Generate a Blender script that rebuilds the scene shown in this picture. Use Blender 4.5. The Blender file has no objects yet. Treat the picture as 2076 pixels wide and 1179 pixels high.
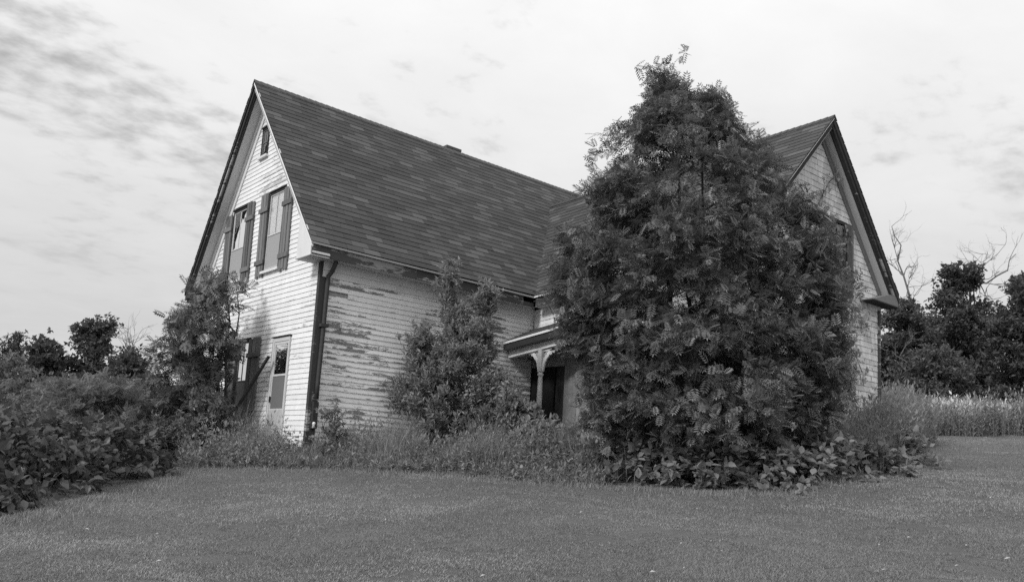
import bpy, math, random
import numpy as np
from mathutils import Matrix, Vector

rng = np.random.default_rng(7)
random.seed(7)
sc = bpy.context.scene
COL = sc.collection

# ------------------------------------------------------------------ camera
YAW, PITCH, ROLL = 0.8744, 0.1341, 0.0581
FPX, CX, PY0 = 1702.97, 1038.0, 712.1          # photograph pixels (2076 x 1179)
CAM = np.array([-7.229, -14.469, -0.112])
_f = np.array([math.cos(YAW) * math.cos(PITCH), math.sin(YAW) * math.cos(PITCH), math.sin(PITCH)])
_r = np.cross(_f, [0, 0, 1]); _r /= np.linalg.norm(_r)
_u = np.cross(_r, _f)
_c, _s = math.cos(ROLL), math.sin(ROLL)
RIGHT, UP, FWD = _c * _r + _s * _u, -_s * _r + _c * _u, _f
cam_d = bpy.data.cameras.new('camera')
cam = bpy.data.objects.new('camera', cam_d)
COL.objects.link(cam)
M = Matrix([list(RIGHT) + [0], list(UP) + [0], list(-FWD) + [0], [0, 0, 0, 1]]).transposed()
M.translation = Vector(CAM)
cam.matrix_world = M
cam_d.sensor_fit = 'HORIZONTAL'
cam_d.sensor_width = 36.0
cam_d.lens = FPX * 36.0 / 2076.0
cam_d.shift_y = (PY0 - 589.5) / 2076.0
cam_d.clip_start = 0.1
cam_d.clip_end = 3000.0
sc.camera = cam

# ------------------------------------------------------------------ node helper
def N(nt, typ, ins=None, **attrs):
    n = nt.nodes.new(typ)
    for k, v in attrs.items():
        setattr(n, k, v)
    for k, v in (ins or {}).items():
        s = n.inputs[k]
        if isinstance(v, bpy.types.NodeSocket):
            nt.links.new(v, s)
        elif isinstance(v, bpy.types.Node):
            nt.links.new(v.outputs[0], s)
        else:
            s.default_value = v
    return n
def MATH(nt, op, a, b=0.0, c=None, clamp=False):
    i = {0: a, 1: b}
    if c is not None:
        i[2] = c
    return N(nt, 'ShaderNodeMath', i, operation=op, use_clamp=clamp).outputs[0]
def MIXF(nt, fac, a, b):
    n = N(nt, 'ShaderNodeMix', {0: fac, 2: a, 3: b}, data_type='FLOAT')
    return n.outputs[0]
def SMOOTH(nt, v, lo, hi, a=0.0, b=1.0):
    n = N(nt, 'ShaderNodeMapRange', {0: v, 1: lo, 2: hi, 3: a, 4: b}, interpolation_type='SMOOTHSTEP')
    return n.outputs[0]

# ------------------------------------------------------------------ world and sun
SUN_DIR = np.array([-0.80, -0.14, 0.60]); SUN_DIR /= np.linalg.norm(SUN_DIR)
sun_el = math.asin(SUN_DIR[2]); sun_az = math.atan2(SUN_DIR[0], SUN_DIR[1])
w = bpy.data.worlds.new('World'); sc.world = w; w.use_nodes = True
nt = w.node_tree; nt.nodes.clear()
sky = N(nt, 'ShaderNodeTexSky', sky_type='NISHITA', sun_disc=False, sun_elevation=sun_el, sun_rotation=sun_az,
        altitude=30.0, air_density=1.0, dust_density=1.0, ozone_density=1.0)
bw = N(nt, 'ShaderNodeRGBToBW', {0: sky})
tc = N(nt, 'ShaderNodeTexCoord')
sep = N(nt, 'ShaderNodeSeparateXYZ', {0: tc.outputs['Generated']})
zz = MATH(nt, 'MAXIMUM', sep.outputs[2], 0.0)
den = MATH(nt, 'ADD', zz, 0.16)
cu = MATH(nt, 'DIVIDE', sep.outputs[0], den); cv = MATH(nt, 'DIVIDE', sep.outputs[1], den)
pv = N(nt, 'ShaderNodeCombineXYZ', {0: cu, 1: cv, 2: 0.0})
mp1 = N(nt, 'ShaderNodeMapping', {0: pv, 'Rotation': (0, 0, math.radians(70)), 'Scale': (1.0, 1.3, 1.0), 'Location': (3.1, 0.4, 0.0)})
n_big = N(nt, 'ShaderNodeTexNoise', {'Vector': N(nt, 'ShaderNodeMapping', {0: pv, 'Location': (2.0, 7.0, 0)}), 'Scale': 0.55, 'Detail': 2.0}).outputs[0]
n_mid = N(nt, 'ShaderNodeTexNoise', {'Vector': mp1, 'Scale': 2.6, 'Detail': 7.0, 'Roughness': 0.58, 'Distortion': 0.35}).outputs[0]
n_fin = N(nt, 'ShaderNodeTexNoise', {'Vector': mp1, 'Scale': 11.0, 'Detail': 5.0, 'Roughness': 0.55, 'Distortion': 0.1}).outputs[0]
# thin veil of cloud everywhere, broken into ripples where the large noise is low
cl = MATH(nt, 'ADD', MATH(nt, 'MULTIPLY', n_mid, 0.5), MATH(nt, 'MULTIPLY', n_fin, 0.5))
cl = MATH(nt, 'ADD', cl, MATH(nt, 'MULTIPLY', MATH(nt, 'SUBTRACT', n_big, 0.41), 1.25))
cover = SMOOTH(nt, cl, 0.34, 0.61)
cloud_rad = MATH(nt, 'ADD', 0.545, MATH(nt, 'MULTIPLY', MATH(nt, 'SUBTRACT', n_mid, 0.5), 0.12))
cloud_rad = MATH(nt, 'MULTIPLY', cloud_rad, MATH(nt, 'ADD', 1.0, MATH(nt, 'MULTIPLY', zz, 1.6)))   # overcast veil: brighter towards the zenith
clear_rad = MATH(nt, 'ADD', MATH(nt, 'MULTIPLY', bw, 0.10), 0.23)
rad = MIXF(nt, MATH(nt, 'MULTIPLY', cover, 0.96), clear_rad, cloud_rad)
bg = N(nt, 'ShaderNodeBackground', {0: rad, 1: 1.0})
wo = N(nt, 'ShaderNodeOutputWorld', {0: bg})

sd = bpy.data.lights.new('sun', 'SUN'); sd.energy = 2.1; sd.angle = math.radians(10.0); sd.color = (1, 1, 1)
sun = bpy.data.objects.new('sun', sd); COL.objects.link(sun)
sun.rotation_euler = Vector(-SUN_DIR).to_track_quat('-Z', 'Y').to_euler()
sun.location = (-30, 15, 30)
sc.view_settings.view_transform = 'Standard'
sc.view_settings.look = 'None'
sc.view_settings.exposure = 0.0
sc.view_settings.gamma = 1.0
sc.view_settings.use_curve_mapping = False
sc.render.film_transparent = False
sc.cycles.use_denoising = False
sc.cycles.max_bounces = 6
sc.cycles.transparent_max_bounces = 12
sc.cycles.sample_clamp_indirect = 4.0

# ------------------------------------------------------------------ pixel -> place helpers
def ray(x, y):
    return RIGHT * ((x - CX) / FPX) + UP * (-(y - PY0) / FPX) + FWD
def pl(x, y, ax, val):                       # where the pixel's ray meets an axis plane
    d = ray(x, y); t = (val - CAM[ax]) / d[ax]
    return CAM + t * d
F2 = np.array([math.cos(YAW), math.sin(YAW)]); R2 = np.array([math.sin(YAW), -math.cos(YAW)])
def st(P):                                   # (lateral, forward) of world points
    d = np.asarray(P)[..., :2] - CAM[:2]
    return d @ R2, d @ F2
def at(x, y, t):                             # point on the pixel's ray at forward distance t
    d = ray(x, y); k = t / (d[:2] @ F2)
    return CAM + k * d
def ground(s, t):
    s = np.asarray(s, float); t = np.asarray(t, float)
    tt = np.where(t > 45, 45 + 25 * (1 - np.exp(-(t - 45) / 25)), t)
    tt = np.where(tt < -10, -10, tt)
    ss = 40 * np.tanh(s / 40)
    z = -1.6 + 0.095 * tt + 0.058 * ss
    near = np.clip((30 - t) / 10, 0, 1) * np.clip((t + 5) / 5, 0, 1)
    z = z + near * (0.014 * np.sin(s * 3.3 + 1.9 * np.sin(t * 1.7)) * np.sin(t * 2.9 + 1.4 * np.sin(s * 2.1)) + 0.008 * np.sin(s * 7.1 + t * 2.3) * np.sin(t * 6.3 - s * 1.7))
    z = z + 0.035 * np.sin(s * 0.9 + 1.0) * np.sin(t * 0.8) + 0.02 * np.sin(s * 2.1 + t * 1.3)
    return z
def gxyz(s, t, dz=0.0):
    s = np.asarray(s, float); t = np.asarray(t, float)
    xy = CAM[:2] + np.multiply.outer(s, R2) + np.multiply.outer(t, F2)
    return np.concatenate([xy, (ground(s, t) + dz)[..., None]], axis=-1)
def gpix(x, y):                              # ground point under a pixel
    d = ray(x, y); h = d[:2] @ F2
    lo, hi = 1.0, 60.0
    for _ in range(60):
        m = 0.5 * (lo + hi); P = CAM + d * (m / h); s_, t_ = st(P)
        if P[2] > ground(s_, t_): lo = m
        else: hi = m
    return s_, t_

# ------------------------------------------------------------------ objects
def tag(o, label=None, cat=None, group=None, kind=None):
    if label: o['label'] = label
    if cat: o['category'] = cat
    if group: o['group'] = group
    if kind: o['kind'] = kind
    return o
def thing(name, loc, label, cat, group=None):
    o = bpy.data.objects.new(name, None); o.empty_display_size = 0.2
    COL.objects.link(o); o.location = [float(v) for v in loc]
    return tag(o, label, cat, group)
def link(name, me, parent=None, mat=None, kind=None):
    o = bpy.data.objects.new(name, me); COL.objects.link(o)
    if mat is not None and not me.materials:
        me.materials.append(mat)
    if parent is not None:
        o.parent = parent
        if parent.type == 'EMPTY':
            o.matrix_parent_inverse = Matrix.Translation(-parent.location)
    if kind: o['kind'] = kind
    return o
def np_mesh(name, V, F, rnd=None, smooth=False):
    V = np.ascontiguousarray(V, dtype=np.float32).reshape(-1, 3)
    F = np.ascontiguousarray(F, dtype=np.int32)
    k = F.shape[1]; n = len(F)
    me = bpy.data.meshes.new(name)
    me.vertices.add(len(V)); me.vertices.foreach_set('co', V.ravel())
    me.loops.add(n * k); me.loops.foreach_set('vertex_index', F.ravel())
    me.polygons.add(n)
    me.polygons.foreach_set('loop_start', np.arange(0, n * k, k, dtype=np.int32))
    me.polygons.foreach_set('use_smooth', np.full(n, bool(smooth)))
    if rnd is not None:
        a = me.attributes.new('rnd', 'FLOAT', 'POINT')
        a.data.foreach_set('value', np.ascontiguousarray(rnd, dtype=np.float32))
    me.update(calc_edges=True)
    return me
class MB:                                    # collects faces of one part
    def __init__(s): s.v = []; s.f = []
    def poly(s, pts):
        b = len(s.v); s.v += [tuple(map(float, p)) for p in pts]; s.f.append(tuple(range(b, b + len(pts))))
    def hexa(s, p):                          # 8 points: bottom 4, top 4
        b = len(s.v); s.v += [tuple(map(float, q)) for q in p]
        for q in ((0, 3, 2, 1), (4, 5, 6, 7), (0, 1, 5, 4), (1, 2, 6, 5), (2, 3, 7, 6), (3, 0, 4, 7)):
            s.f.append(tuple(b + i for i in q))
        return s
    def box(s, x0, x1, y0, y1, z0, z1):
        return s.hexa([(x0, y0, z0), (x1, y0, z0), (x1, y1, z0), (x0, y1, z0), (x0, y0, z1), (x1, y0, z1), (x1, y1, z1), (x0, y1, z1)])
    def prism(s, pts, ext):                  # planar polygon pushed along ext
        pts = [np.array(p, float) for p in pts]; e = np.array(ext, float); n = len(pts); b = len(s.v)
        s.v += [tuple(p) for p in pts] + [tuple(p + e) for p in pts]
        s.f.append(tuple(range(b, b + n))); s.f.append(tuple(range(b + 2 * n - 1, b + n - 1, -1)))
        for i in range(n):
            j = (i + 1) % n; s.f.append((b + i, b + j, b + n + j, b + n + i))
        return s
    def tube(s, pts, r, n=8, caps=True):
        V, F = tube_np([np.array(pts, float)], [np.array(r if hasattr(r, '__len__') else [r] * len(pts))], n)
        b = len(s.v); s.v += [tuple(p) for p in V.tolist()]; s.f += [tuple(b + i for i in q) for q in F.tolist()]
        if caps:
            s.f.append(tuple(range(b + n - 1, b - 1, -1))); m = b + len(V) - n; s.f.append(tuple(range(m, m + n)))
        return s
    def build(s, name, mat, parent=None, kind=None, bevel=0.0, smooth=False):
        me = bpy.data.meshes.new(name); me.from_pydata(s.v, [], s.f)
        import bmesh
        bm = bmesh.new(); bm.from_mesh(me); bmesh.ops.recalc_face_normals(bm, faces=bm.faces)
        if bevel: bmesh.ops.bevel(bm, geom=bm.edges[:], offset=bevel, segments=1, affect='EDGES')
        bm.to_mesh(me); bm.free()
        if smooth:
            for p in me.polygons: p.use_smooth = True
        return link(name, me, parent, mat, kind)
def tube_np(lines, radii, n=5):
    Vs, Fs, b = [], [], 0
    ang = np.arange(n) / n * 2 * np.pi
    for P, r in zip(lines, radii):
        m = len(P); T = np.gradient(P, axis=0); T /= np.linalg.norm(T, axis=1)[:, None] + 1e-9
        ref = np.array([0, 0, 1.0]) if abs(T[0][2]) < 0.9 else np.array([1.0, 0, 0])
        A = np.cross(T, ref); A /= np.linalg.norm(A, axis=1)[:, None] + 1e-9
        B = np.cross(T, A)
        ring = P[:, None] + r[:, None, None] * (np.cos(ang)[None, :, None] * A[:, None] + np.sin(ang)[None, :, None] * B[:, None])
        Vs.append(ring.reshape(-1, 3))
        i = np.arange(m - 1)[:, None] * n; j = np.arange(n)[None]; j2 = (j + 1) % n
        Fs.append((b + np.stack([i + j, i + j2, i + n + j2, i + n + j], -1)).reshape(-1, 4)); b += m * n
    return np.concatenate(Vs), np.concatenate(Fs)

# ------------------------------------------------------------------ materials (the photograph is black and white: all greys)
def new_mat(name):
    m = bpy.data.materials.new(name); m.use_nodes = True
    nt = m.node_tree; nt.nodes.clear()
    return m, nt
def finish(nt, val, rough=0.8, spec=0.3, bump=None, bstr=0.3, bdist=0.01, metallic=0.0):
    b = N(nt, 'ShaderNodeBsdfPrincipled', {'Roughness': rough, 'Metallic': metallic, 'Specular IOR Level': spec})
    if isinstance(val, (int, float)): b.inputs['Base Color'].default_value = (val, val, val, 1)
    else: nt.links.new(val, b.inputs['Base Color'])
    if bump is not None:
        nt.links.new(N(nt, 'ShaderNodeBump', {'Height': bump, 'Strength': bstr, 'Distance': bdist}).outputs[0], b.inputs['Normal'])
    N(nt, 'ShaderNodeOutputMaterial', {0: b})
def pos_node(nt): return N(nt, 'ShaderNodeNewGeometry').outputs['Position']
def noise(nt, vec, scale, detail=4.0, rough=0.55, dist=0.0):
    return N(nt, 'ShaderNodeTexNoise', {'Vector': vec, 'Scale': scale, 'Detail': detail, 'Roughness': rough, 'Distortion': dist}).outputs[0]
def along(nt, kx, kz):                       # coordinates that run along a wall: (x+y)*kx , z*kz
    s = N(nt, 'ShaderNodeSeparateXYZ', {0: pos_node(nt)})
    h = MATH(nt, 'MULTIPLY', MATH(nt, 'ADD', s.outputs[0], s.outputs[1]), kx)
    return N(nt, 'ShaderNodeCombineXYZ', {0: h, 1: MATH(nt, 'MULTIPLY', s.outputs[2], kz), 2: 0.0}).outputs[0], s
ROW = 0.1
def peel_mat(name, amount, paint=0.78, wood=0.17, rows=True, fleck=0.0):
    m, nt = new_mat(name)
    v, s = along(nt, 1.0, 4.6)
    rnd = N(nt, 'ShaderNodeObjectInfo').outputs['Random']
    v = N(nt, 'ShaderNodeVectorMath', {0: v, 1: N(nt, 'ShaderNodeCombineXYZ', {0: MATH(nt, 'MULTIPLY', rnd, 37.0), 1: MATH(nt, 'MULTIPLY', rnd, 11.0)})}, operation='ADD').outputs[0]
    big = noise(nt, v, 0.75, 3.0)
    mid = noise(nt, v, 5.0, 5.0, 0.65, 0.4)
    v2, _ = along(nt, 1.0, 2.2)
    fine = noise(nt, v2, 38.0, 4.0, 0.7)
    regional = noise(nt, along(nt, 1.0, 1.0)[0], 0.55, 2.0)
    h = MATH(nt, 'ADD', MATH(nt, 'MULTIPLY', big, 0.55), MATH(nt, 'MULTIPLY', mid, 0.45))
    h = MATH(nt, 'ADD', h, MATH(nt, 'MULTIPLY', MATH(nt, 'SUBTRACT', fine, 0.5), 0.16))
    h = MATH(nt, 'ADD', h, MATH(nt, 'MULTIPLY', MATH(nt, 'SUBTRACT', regional, 0.5), 0.55))
    if rows:                                 # paint lets go first along each board's drip edge
        fr = MATH(nt, 'FRACT', MATH(nt, 'DIVIDE', s.outputs[2], ROW))
        h = MATH(nt, 'ADD', h, MATH(nt, 'MULTIPLY', MATH(nt, 'SUBTRACT', 0.35, fr), 0.10))
    mask = SMOOTH(nt, h, 0.80 - amount, 0.835 - amount)
    if fleck:                                # small scattered flakes off the board faces
        fl = noise(nt, N(nt, 'ShaderNodeVectorMath', {0: along(nt, 1.0, 3.0)[0], 1: N(nt, 'ShaderNodeCombineXYZ', {0: MATH(nt, 'MULTIPLY', rnd, 53.0)})}, operation='ADD').outputs[0], 9.0, 5.0, 0.7, 0.6)
        fl = MATH(nt, 'ADD', fl, MATH(nt, 'MULTIPLY', MATH(nt, 'SUBTRACT', regional, 0.5), 0.25))
        mask = MATH(nt, 'MAXIMUM', mask, SMOOTH(nt, fl, 0.70 - fleck, 0.73 - fleck))
    grain = noise(nt, along(nt, 3.0, 60.0)[0], 2.0, 3.0)
    wv = MATH(nt, 'MULTIPLY', MATH(nt, 'ADD', 0.55, MATH(nt, 'MULTIPLY', grain, 0.9)), wood)
    dirt = MATH(nt, 'ADD', 0.80, MATH(nt, 'MULTIPLY', noise(nt, along(nt, 2.0, 0.8)[0], 2.5, 6.0, 0.65), 0.32))
    pv_ = MATH(nt, 'MULTIPLY', MATH(nt, 'MULTIPLY', dirt, paint), MATH(nt, 'ADD', 0.94, MATH(nt, 'MULTIPLY', rnd, 0.08)))
    val = MIXF(nt, mask, pv_, wv)
    finish(nt, val, 0.75, 0.25, MATH(nt, 'SUBTRACT', MATH(nt, 'MULTIPLY', grain, 0.3), mask), 0.35, 0.004)
    return m
def plain_mat(name, val, var=0.25, scale=6.0, rough=0.8, spec=0.25, kx=1.0, kz=1.0, bstr=0.2, metallic=0.0, ov=0.0):
    m, nt = new_mat(name)
    a = noise(nt, along(nt, kx, kz)[0], scale, 6.0, 0.65)
    b = noise(nt, pos_node(nt), scale * 7, 3.0)
    k = MATH(nt, 'ADD', 1 - var, MATH(nt, 'MULTIPLY', MATH(nt, 'ADD', MATH(nt, 'MULTIPLY', a, 1.4), MATH(nt, 'MULTIPLY', b, 0.6)), var))
    if ov: k = MATH(nt, 'MULTIPLY', k, MATH(nt, 'ADD', 1 - ov, MATH(nt, 'MULTIPLY', N(nt, 'ShaderNodeObjectInfo').outputs['Random'], 2 * ov)))
    finish(nt, MATH(nt, 'MULTIPLY', k, val), rough, spec, MATH(nt, 'ADD', a, b), bstr, 0.004, metallic)
    return m
PAINT_G = peel_mat('weathered white clapboard paint', 0.215, 0.87, 0.46, fleck=0.045)
PAINT_S = peel_mat('badly peeling white clapboard paint', 0.262, 0.92, 0.20, fleck=0.075)
PAINT_T = peel_mat('white trim paint', 0.12, 0.76, 0.25, rows=False)
PAINT_W = plain_mat('weathered cedar shingle', 0.66, 0.85, 5.0, 0.9, 0.15, 3.0, 0.5, ov=0.18)
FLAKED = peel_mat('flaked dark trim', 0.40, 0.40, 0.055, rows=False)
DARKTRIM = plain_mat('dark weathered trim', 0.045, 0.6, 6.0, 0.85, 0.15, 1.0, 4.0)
SOFFIT = plain_mat('grey painted soffit', 0.58, 0.15, 3.0)
SOFFIT_W = plain_mat('faded eave board', 0.19, 0.35, 3.0, kx=0.6, kz=6.0)
DECK_SHADE = plain_mat('roof deck shadow black', 0.012, 0.3, 9.0, 0.95, 0.05)  # near-black deck colour, paints the overlap shadow between shingle courses
EAVE = peel_mat('greyed eave paint', 0.33, 0.27, 0.07, rows=False, fleck=0.06)
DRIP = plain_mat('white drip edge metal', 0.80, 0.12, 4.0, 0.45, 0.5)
DULLMETAL = plain_mat('dull drip edge metal', 0.33, 0.4, 6.0, 0.6, 0.4)
SHUT = plain_mat('weathered shutter wood', 0.17, 0.8, 3.0, 0.9, 0.15, 9.0, 0.8, 0.5, ov=0.35)
DOORW = plain_mat('dull white door panel', 0.50, 0.15, 3.0, 0.6, 0.35)
DOORF = plain_mat('white door frame', 0.62, 0.2, 5.0, 0.6, 0.3)
CURTAIN = plain_mat('pale curtain', 0.92, 0.15, 4.0, 0.95, 0.1, 9.0, 0.3)
SCREEN = plain_mat('insect screen', 0.17, 0.15, 20.0, 0.9, 0.2)
SCREEN_L = plain_mat('pale insect screen', 0.36, 0.2, 20.0, 0.9, 0.2)
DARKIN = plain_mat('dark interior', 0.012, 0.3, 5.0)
FOUND = plain_mat('foundation stone', 0.12, 0.5, 5.0)
BOARD = plain_mat('grey bare board', 0.24, 0.8, 2.5, 0.9, 0.15, 6.0, 0.8, ov=0.3)
BRICK = plain_mat('sooty chimney brick', 0.09, 0.5, 12.0)
PIPE = plain_mat('rusted downspout', 0.05, 0.7, 9.0, 0.7, 0.3, 1.0, 2.0)
PORCELAIN = plain_mat('porcelain', 0.8, 0.05, 5.0, 0.25, 0.5)
CABLE = plain_mat('black cable', 0.02, 0.2, 5.0, 0.6)
GLASS, nt = new_mat('window glass')
gl = N(nt, 'ShaderNodeBsdfGlossy', {'Color': (0.9, 0.9, 0.9, 1), 'Roughness': 0.03})
tr = N(nt, 'ShaderNodeBsdfTransparent', {'Color': (0.98, 0.98, 0.98, 1)})
bmp = N(nt, 'ShaderNodeBump', {'Height': noise(nt, pos_node(nt), 2.5, 2.0), 'Strength': 0.12, 'Distance': 0.05})
nt.links.new(bmp.outputs[0], gl.inputs['Normal'])
fr = N(nt, 'ShaderNodeFresnel', {'IOR': 1.6})
mx = N(nt, 'ShaderNodeMixShader', {0: MATH(nt, 'ADD', MATH(nt, 'MULTIPLY', fr.outputs[0], 1.3), 0.04, clamp=True), 1: tr, 2: gl})
N(nt, 'ShaderNodeOutputMaterial', {0: mx})
# roof
ROOF, nt = new_mat('asphalt roof shingle')
rn = MATH(nt, 'FRACT', MATH(nt, 'ADD', N(nt, 'ShaderNodeAttribute', attribute_name='rnd').outputs['Fac'], N(nt, 'ShaderNodeObjectInfo').outputs['Random']))
tone = N(nt, 'ShaderNodeValToRGB', {0: rn})
tone.color_ramp.interpolation = 'CONSTANT'
el = tone.color_ramp.elements
el[0].position = 0.0; el[0].color = (0.058,) * 3 + (1,)
el[1].position = 0.25; el[1].color = (0.066,) * 3 + (1,)
for p_, c_ in ((0.45, 0.071), (0.65, 0.078), (0.80, 0.092), (0.91, 0.106)):
    e = el.new(p_); e.color = (c_,) * 3 + (1,)
P = pos_node(nt)
gran = noise(nt, P, 90.0, 3.0, 0.7); stain = noise(nt, P, 1.4, 5.0, 0.6)
spk = N(nt, 'ShaderNodeTexVoronoi', {'Vector': P, 'Scale': 7.0}).outputs['Distance']
spm = MATH(nt, 'MULTIPLY', SMOOTH(nt, spk, 0.05, 0.035), SMOOTH(nt, noise(nt, P, 1.1, 2.0), 0.60, 0.66))
val = MATH(nt, 'MULTIPLY', tone.outputs[0], MATH(nt, 'ADD', 0.45, MATH(nt, 'ADD', MATH(nt, 'MULTIPLY', gran, 0.65), MATH(nt, 'MULTIPLY', stain, 0.5))))
val = MIXF(nt, spm, val, 0.4)
finish(nt, val, 0.9, 0.2, gran, 0.4, 0.004)
# foliage
def leaf_mat(name, val, var=0.55, trans=0.35, rough=0.5, spec=0.35):
    m, nt = new_mat(name)
    at_ = N(nt, 'ShaderNodeAttribute', attribute_name='rnd').outputs['Fac']
    rnd = MATH(nt, 'FRACT', MATH(nt, 'ADD', at_, N(nt, 'ShaderNodeObjectInfo').outputs['Random']))
    k = MATH(nt, 'ADD', 1 - var * 0.5, MATH(nt, 'MULTIPLY', rnd, var))
    v = MATH(nt, 'MULTIPLY', k, val)
    b = N(nt, 'ShaderNodeBsdfPrincipled', {'Base Color': v, 'Roughness': rough, 'Specular IOR Level': spec})
    t = N(nt, 'ShaderNodeBsdfTranslucent', {'Color': MATH(nt, 'MULTIPLY', v, 1.3)})
    mx = N(nt, 'ShaderNodeMixShader', {0: trans, 1: b, 2: t})
    N(nt, 'ShaderNodeOutputMaterial', {0: mx})
    return m
L_ROWAN = leaf_mat('rowan leaf', 0.17, 1.2, 0.2, 0.34, 0.55)
L_SHRUB = leaf_mat('pale shrub leaf', 0.27)
L_BROAD = leaf_mat('broad leaf', 0.245)
L_KNOT = leaf_mat('knotweed leaf', 0.09, 0.5, 0.3, 0.42, 0.45)
L_HEDGE = leaf_mat('hedge leaf', 0.18)
L_FAR = leaf_mat('far leaf', 0.10, 0.6, 0.3)
L_LAWN = leaf_mat('mown grass blade', 0.285, 0.9, 0.3)
L_TALL = leaf_mat('tall grass blade', 0.27, 0.7, 0.35)
L_FIELD = leaf_mat('dry field grass', 0.60, 0.9, 0.35)
L_FLOWER = leaf_mat('pale seed head', 0.45, 0.5, 0.3)
BARK = plain_mat('bark', 0.05, 0.7, 8.0, 0.9, 0.15)
DEADWOOD = plain_mat('dead wood', 0.15, 0.5, 8.0, 0.9, 0.15)
PALELEAF = plain_mat('fallen pale leaf', 0.42, 0.3, 20.0)
SOIL, nt = new_mat('lawn soil')
P = pos_node(nt)
a = noise(nt, P, 0.7, 5.0, 0.6); b = noise(nt, P, 14.0, 5.0, 0.7); c = noise(nt, P, 90.0, 3.0, 0.7)
k = MATH(nt, 'ADD', MATH(nt, 'MULTIPLY', a, 0.55), MATH(nt, 'ADD', MATH(nt, 'MULTIPLY', b, 0.5), MATH(nt, 'MULTIPLY', c, 0.55)))
finish(nt, MATH(nt, 'MULTIPLY', MATH(nt, 'ADD', k, 0.05), 0.17), 0.95, 0.1, MATH(nt, 'ADD', b, c), 0.8, 0.03)

# ------------------------------------------------------------------ ground
def axis(lo, hi, fine_lo, fine_hi, step):
    a = list(np.arange(fine_lo, fine_hi + 1e-6, step))
    x, d = fine_lo, step
    while x > lo: d *= 1.35; x -= d; a.insert(0, x)
    x, d = fine_hi, step
    while x < hi: d *= 1.35; x += d; a.append(x)
    return np.array(a)
S_, T_ = axis(-900, 900, -13, 18, 0.16), axis(-300, 1500, 4, 28, 0.16)
gs, gt = np.meshgrid(S_, T_)
V = gxyz(gs.ravel(), gt.ravel())
nx, ny = len(S_), len(T_)
i = (np.arange(ny - 1)[:, None] * nx + np.arange(nx - 1)[None]).ravel()
lawn = link('lawn', np_mesh('lawn', V, np.stack([i, i + 1, i + nx + 1, i + nx], 1), smooth=True), None, SOIL)
tag(lawn, 'mown lawn sloping up to the old farmhouse', 'lawn', kind='structure')

# ------------------------------------------------------------------ the farmhouse
A_, WW, DD = 5.482, 5.056, 5.71          # wing: start, width, depth
L_, W_ = 10.52, 6.08                     # main block
HOUSE = thing('farmhouse', (0, 0, 0), 'abandoned white clapboard farmhouse with steep gables and peeling paint', 'house')
XR = -0.392                              # plane of the main gable's roof edge
yR, zR = -0.322, 3.806; yA, zA = 3.309, 8.139; yL, zL = 6.402, 3.700
sR, sL = (zA - zR) / (yA - yR), (zA - zL) / (yL - yA)
def rake_z(y):                           # top of the roof at the gable end
    return zR + (y - yR) * sR if y < yA else zA - (y - yA) * sL
def y_lim(z, drop):                      # span of the gable wall at height z, kept `drop` below the roof
    return (z + drop - zR) / sR + yR, yL - (z + drop - zL) / sL
wall = MB().prism([(0.035, 0.035, -0.7), (0.035, W_, -0.7), (0.035, W_, 3.66), (0.035, yA, 7.9), (0.035, 0.035, 3.86)], (L_ - 0.07, 0, 0)).build('wall', DARKTRIM, HOUSE)
MB().box(-0.012, 0.03, 0.03, W_ + 0.01, -0.7, -0.004).box(0.032, A_, -0.012, 0.033, -0.7, -0.004).build('foundation', FOUND, HOUSE)
def board(p, mat, parent, name='clapboard'):
    return MB().hexa(p).build(name, mat, parent)
OPEN = [(0.985, 1.775, -0.1, 2.17), (1.90, 2.68, 3.66, 5.47), (3.85, 4.67, 3.66, 5.47), (3.07, 3.45, 6.42, 7.14), (2.98, 3.60, 0.45, 2.27)]
def cut(segs, a, b):
    out = []
    for s, e in segs:
        if b <= s or a >= e: out.append((s, e)); continue
        if a - s > 0.03: out.append((s, a))
        if e - b > 0.03: out.append((b, e))
    return out
def split_long(segs, r):
    out = []
    for s, e in segs:
        while e - s > 3.6:
            k = s + r.uniform(1.4, 3.0); out.append((s, k - 0.002)); s = k + 0.002
        out.append((s, e))
    return out
rr = random.Random(5)
z = 0.0
while z < 7.55:                          # gable clapboards, one object each
    z1 = z + ROW + 0.012
    lo, hi = y_lim(z + 0.05, 0.14)
    lo = max(lo, 0.065); hi = min(hi, W_ - 0.02)
    if hi - lo < 0.08: break
    segs = [(lo, hi)]
    for a, b, c, d in OPEN:
        if c < z + 0.05 < d: segs = cut(segs, a, b)
    for s, e in split_long(segs, rr):
        j = rr.uniform(-0.003, 0.003); x = -0.013 + rr.uniform(-0.003, 0.001)
        s1, e1 = s, e
        l1, h1 = y_lim(z1, 0.14)
        if abs(s - lo) < 1e-6 and lo > 0.066: s1 = max(s, l1)
        if abs(e - hi) < 1e-6 and hi < W_ - 0.021: e1 = min(e, h1)
        if e1 - s1 < 0.02: s1 = e1 - 0.02
        board([(x, s, z + j), (0.034, s, z + j), (0.034, e, z - j), (x, e, z - j),
               (0.0, s1, z1 + j), (0.034, s1, z1 + j), (0.034, e1, z1 - j), (0.0, e1, z1 - j)], PAINT_G, wall)
    z += ROW
z = 0.0
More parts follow.
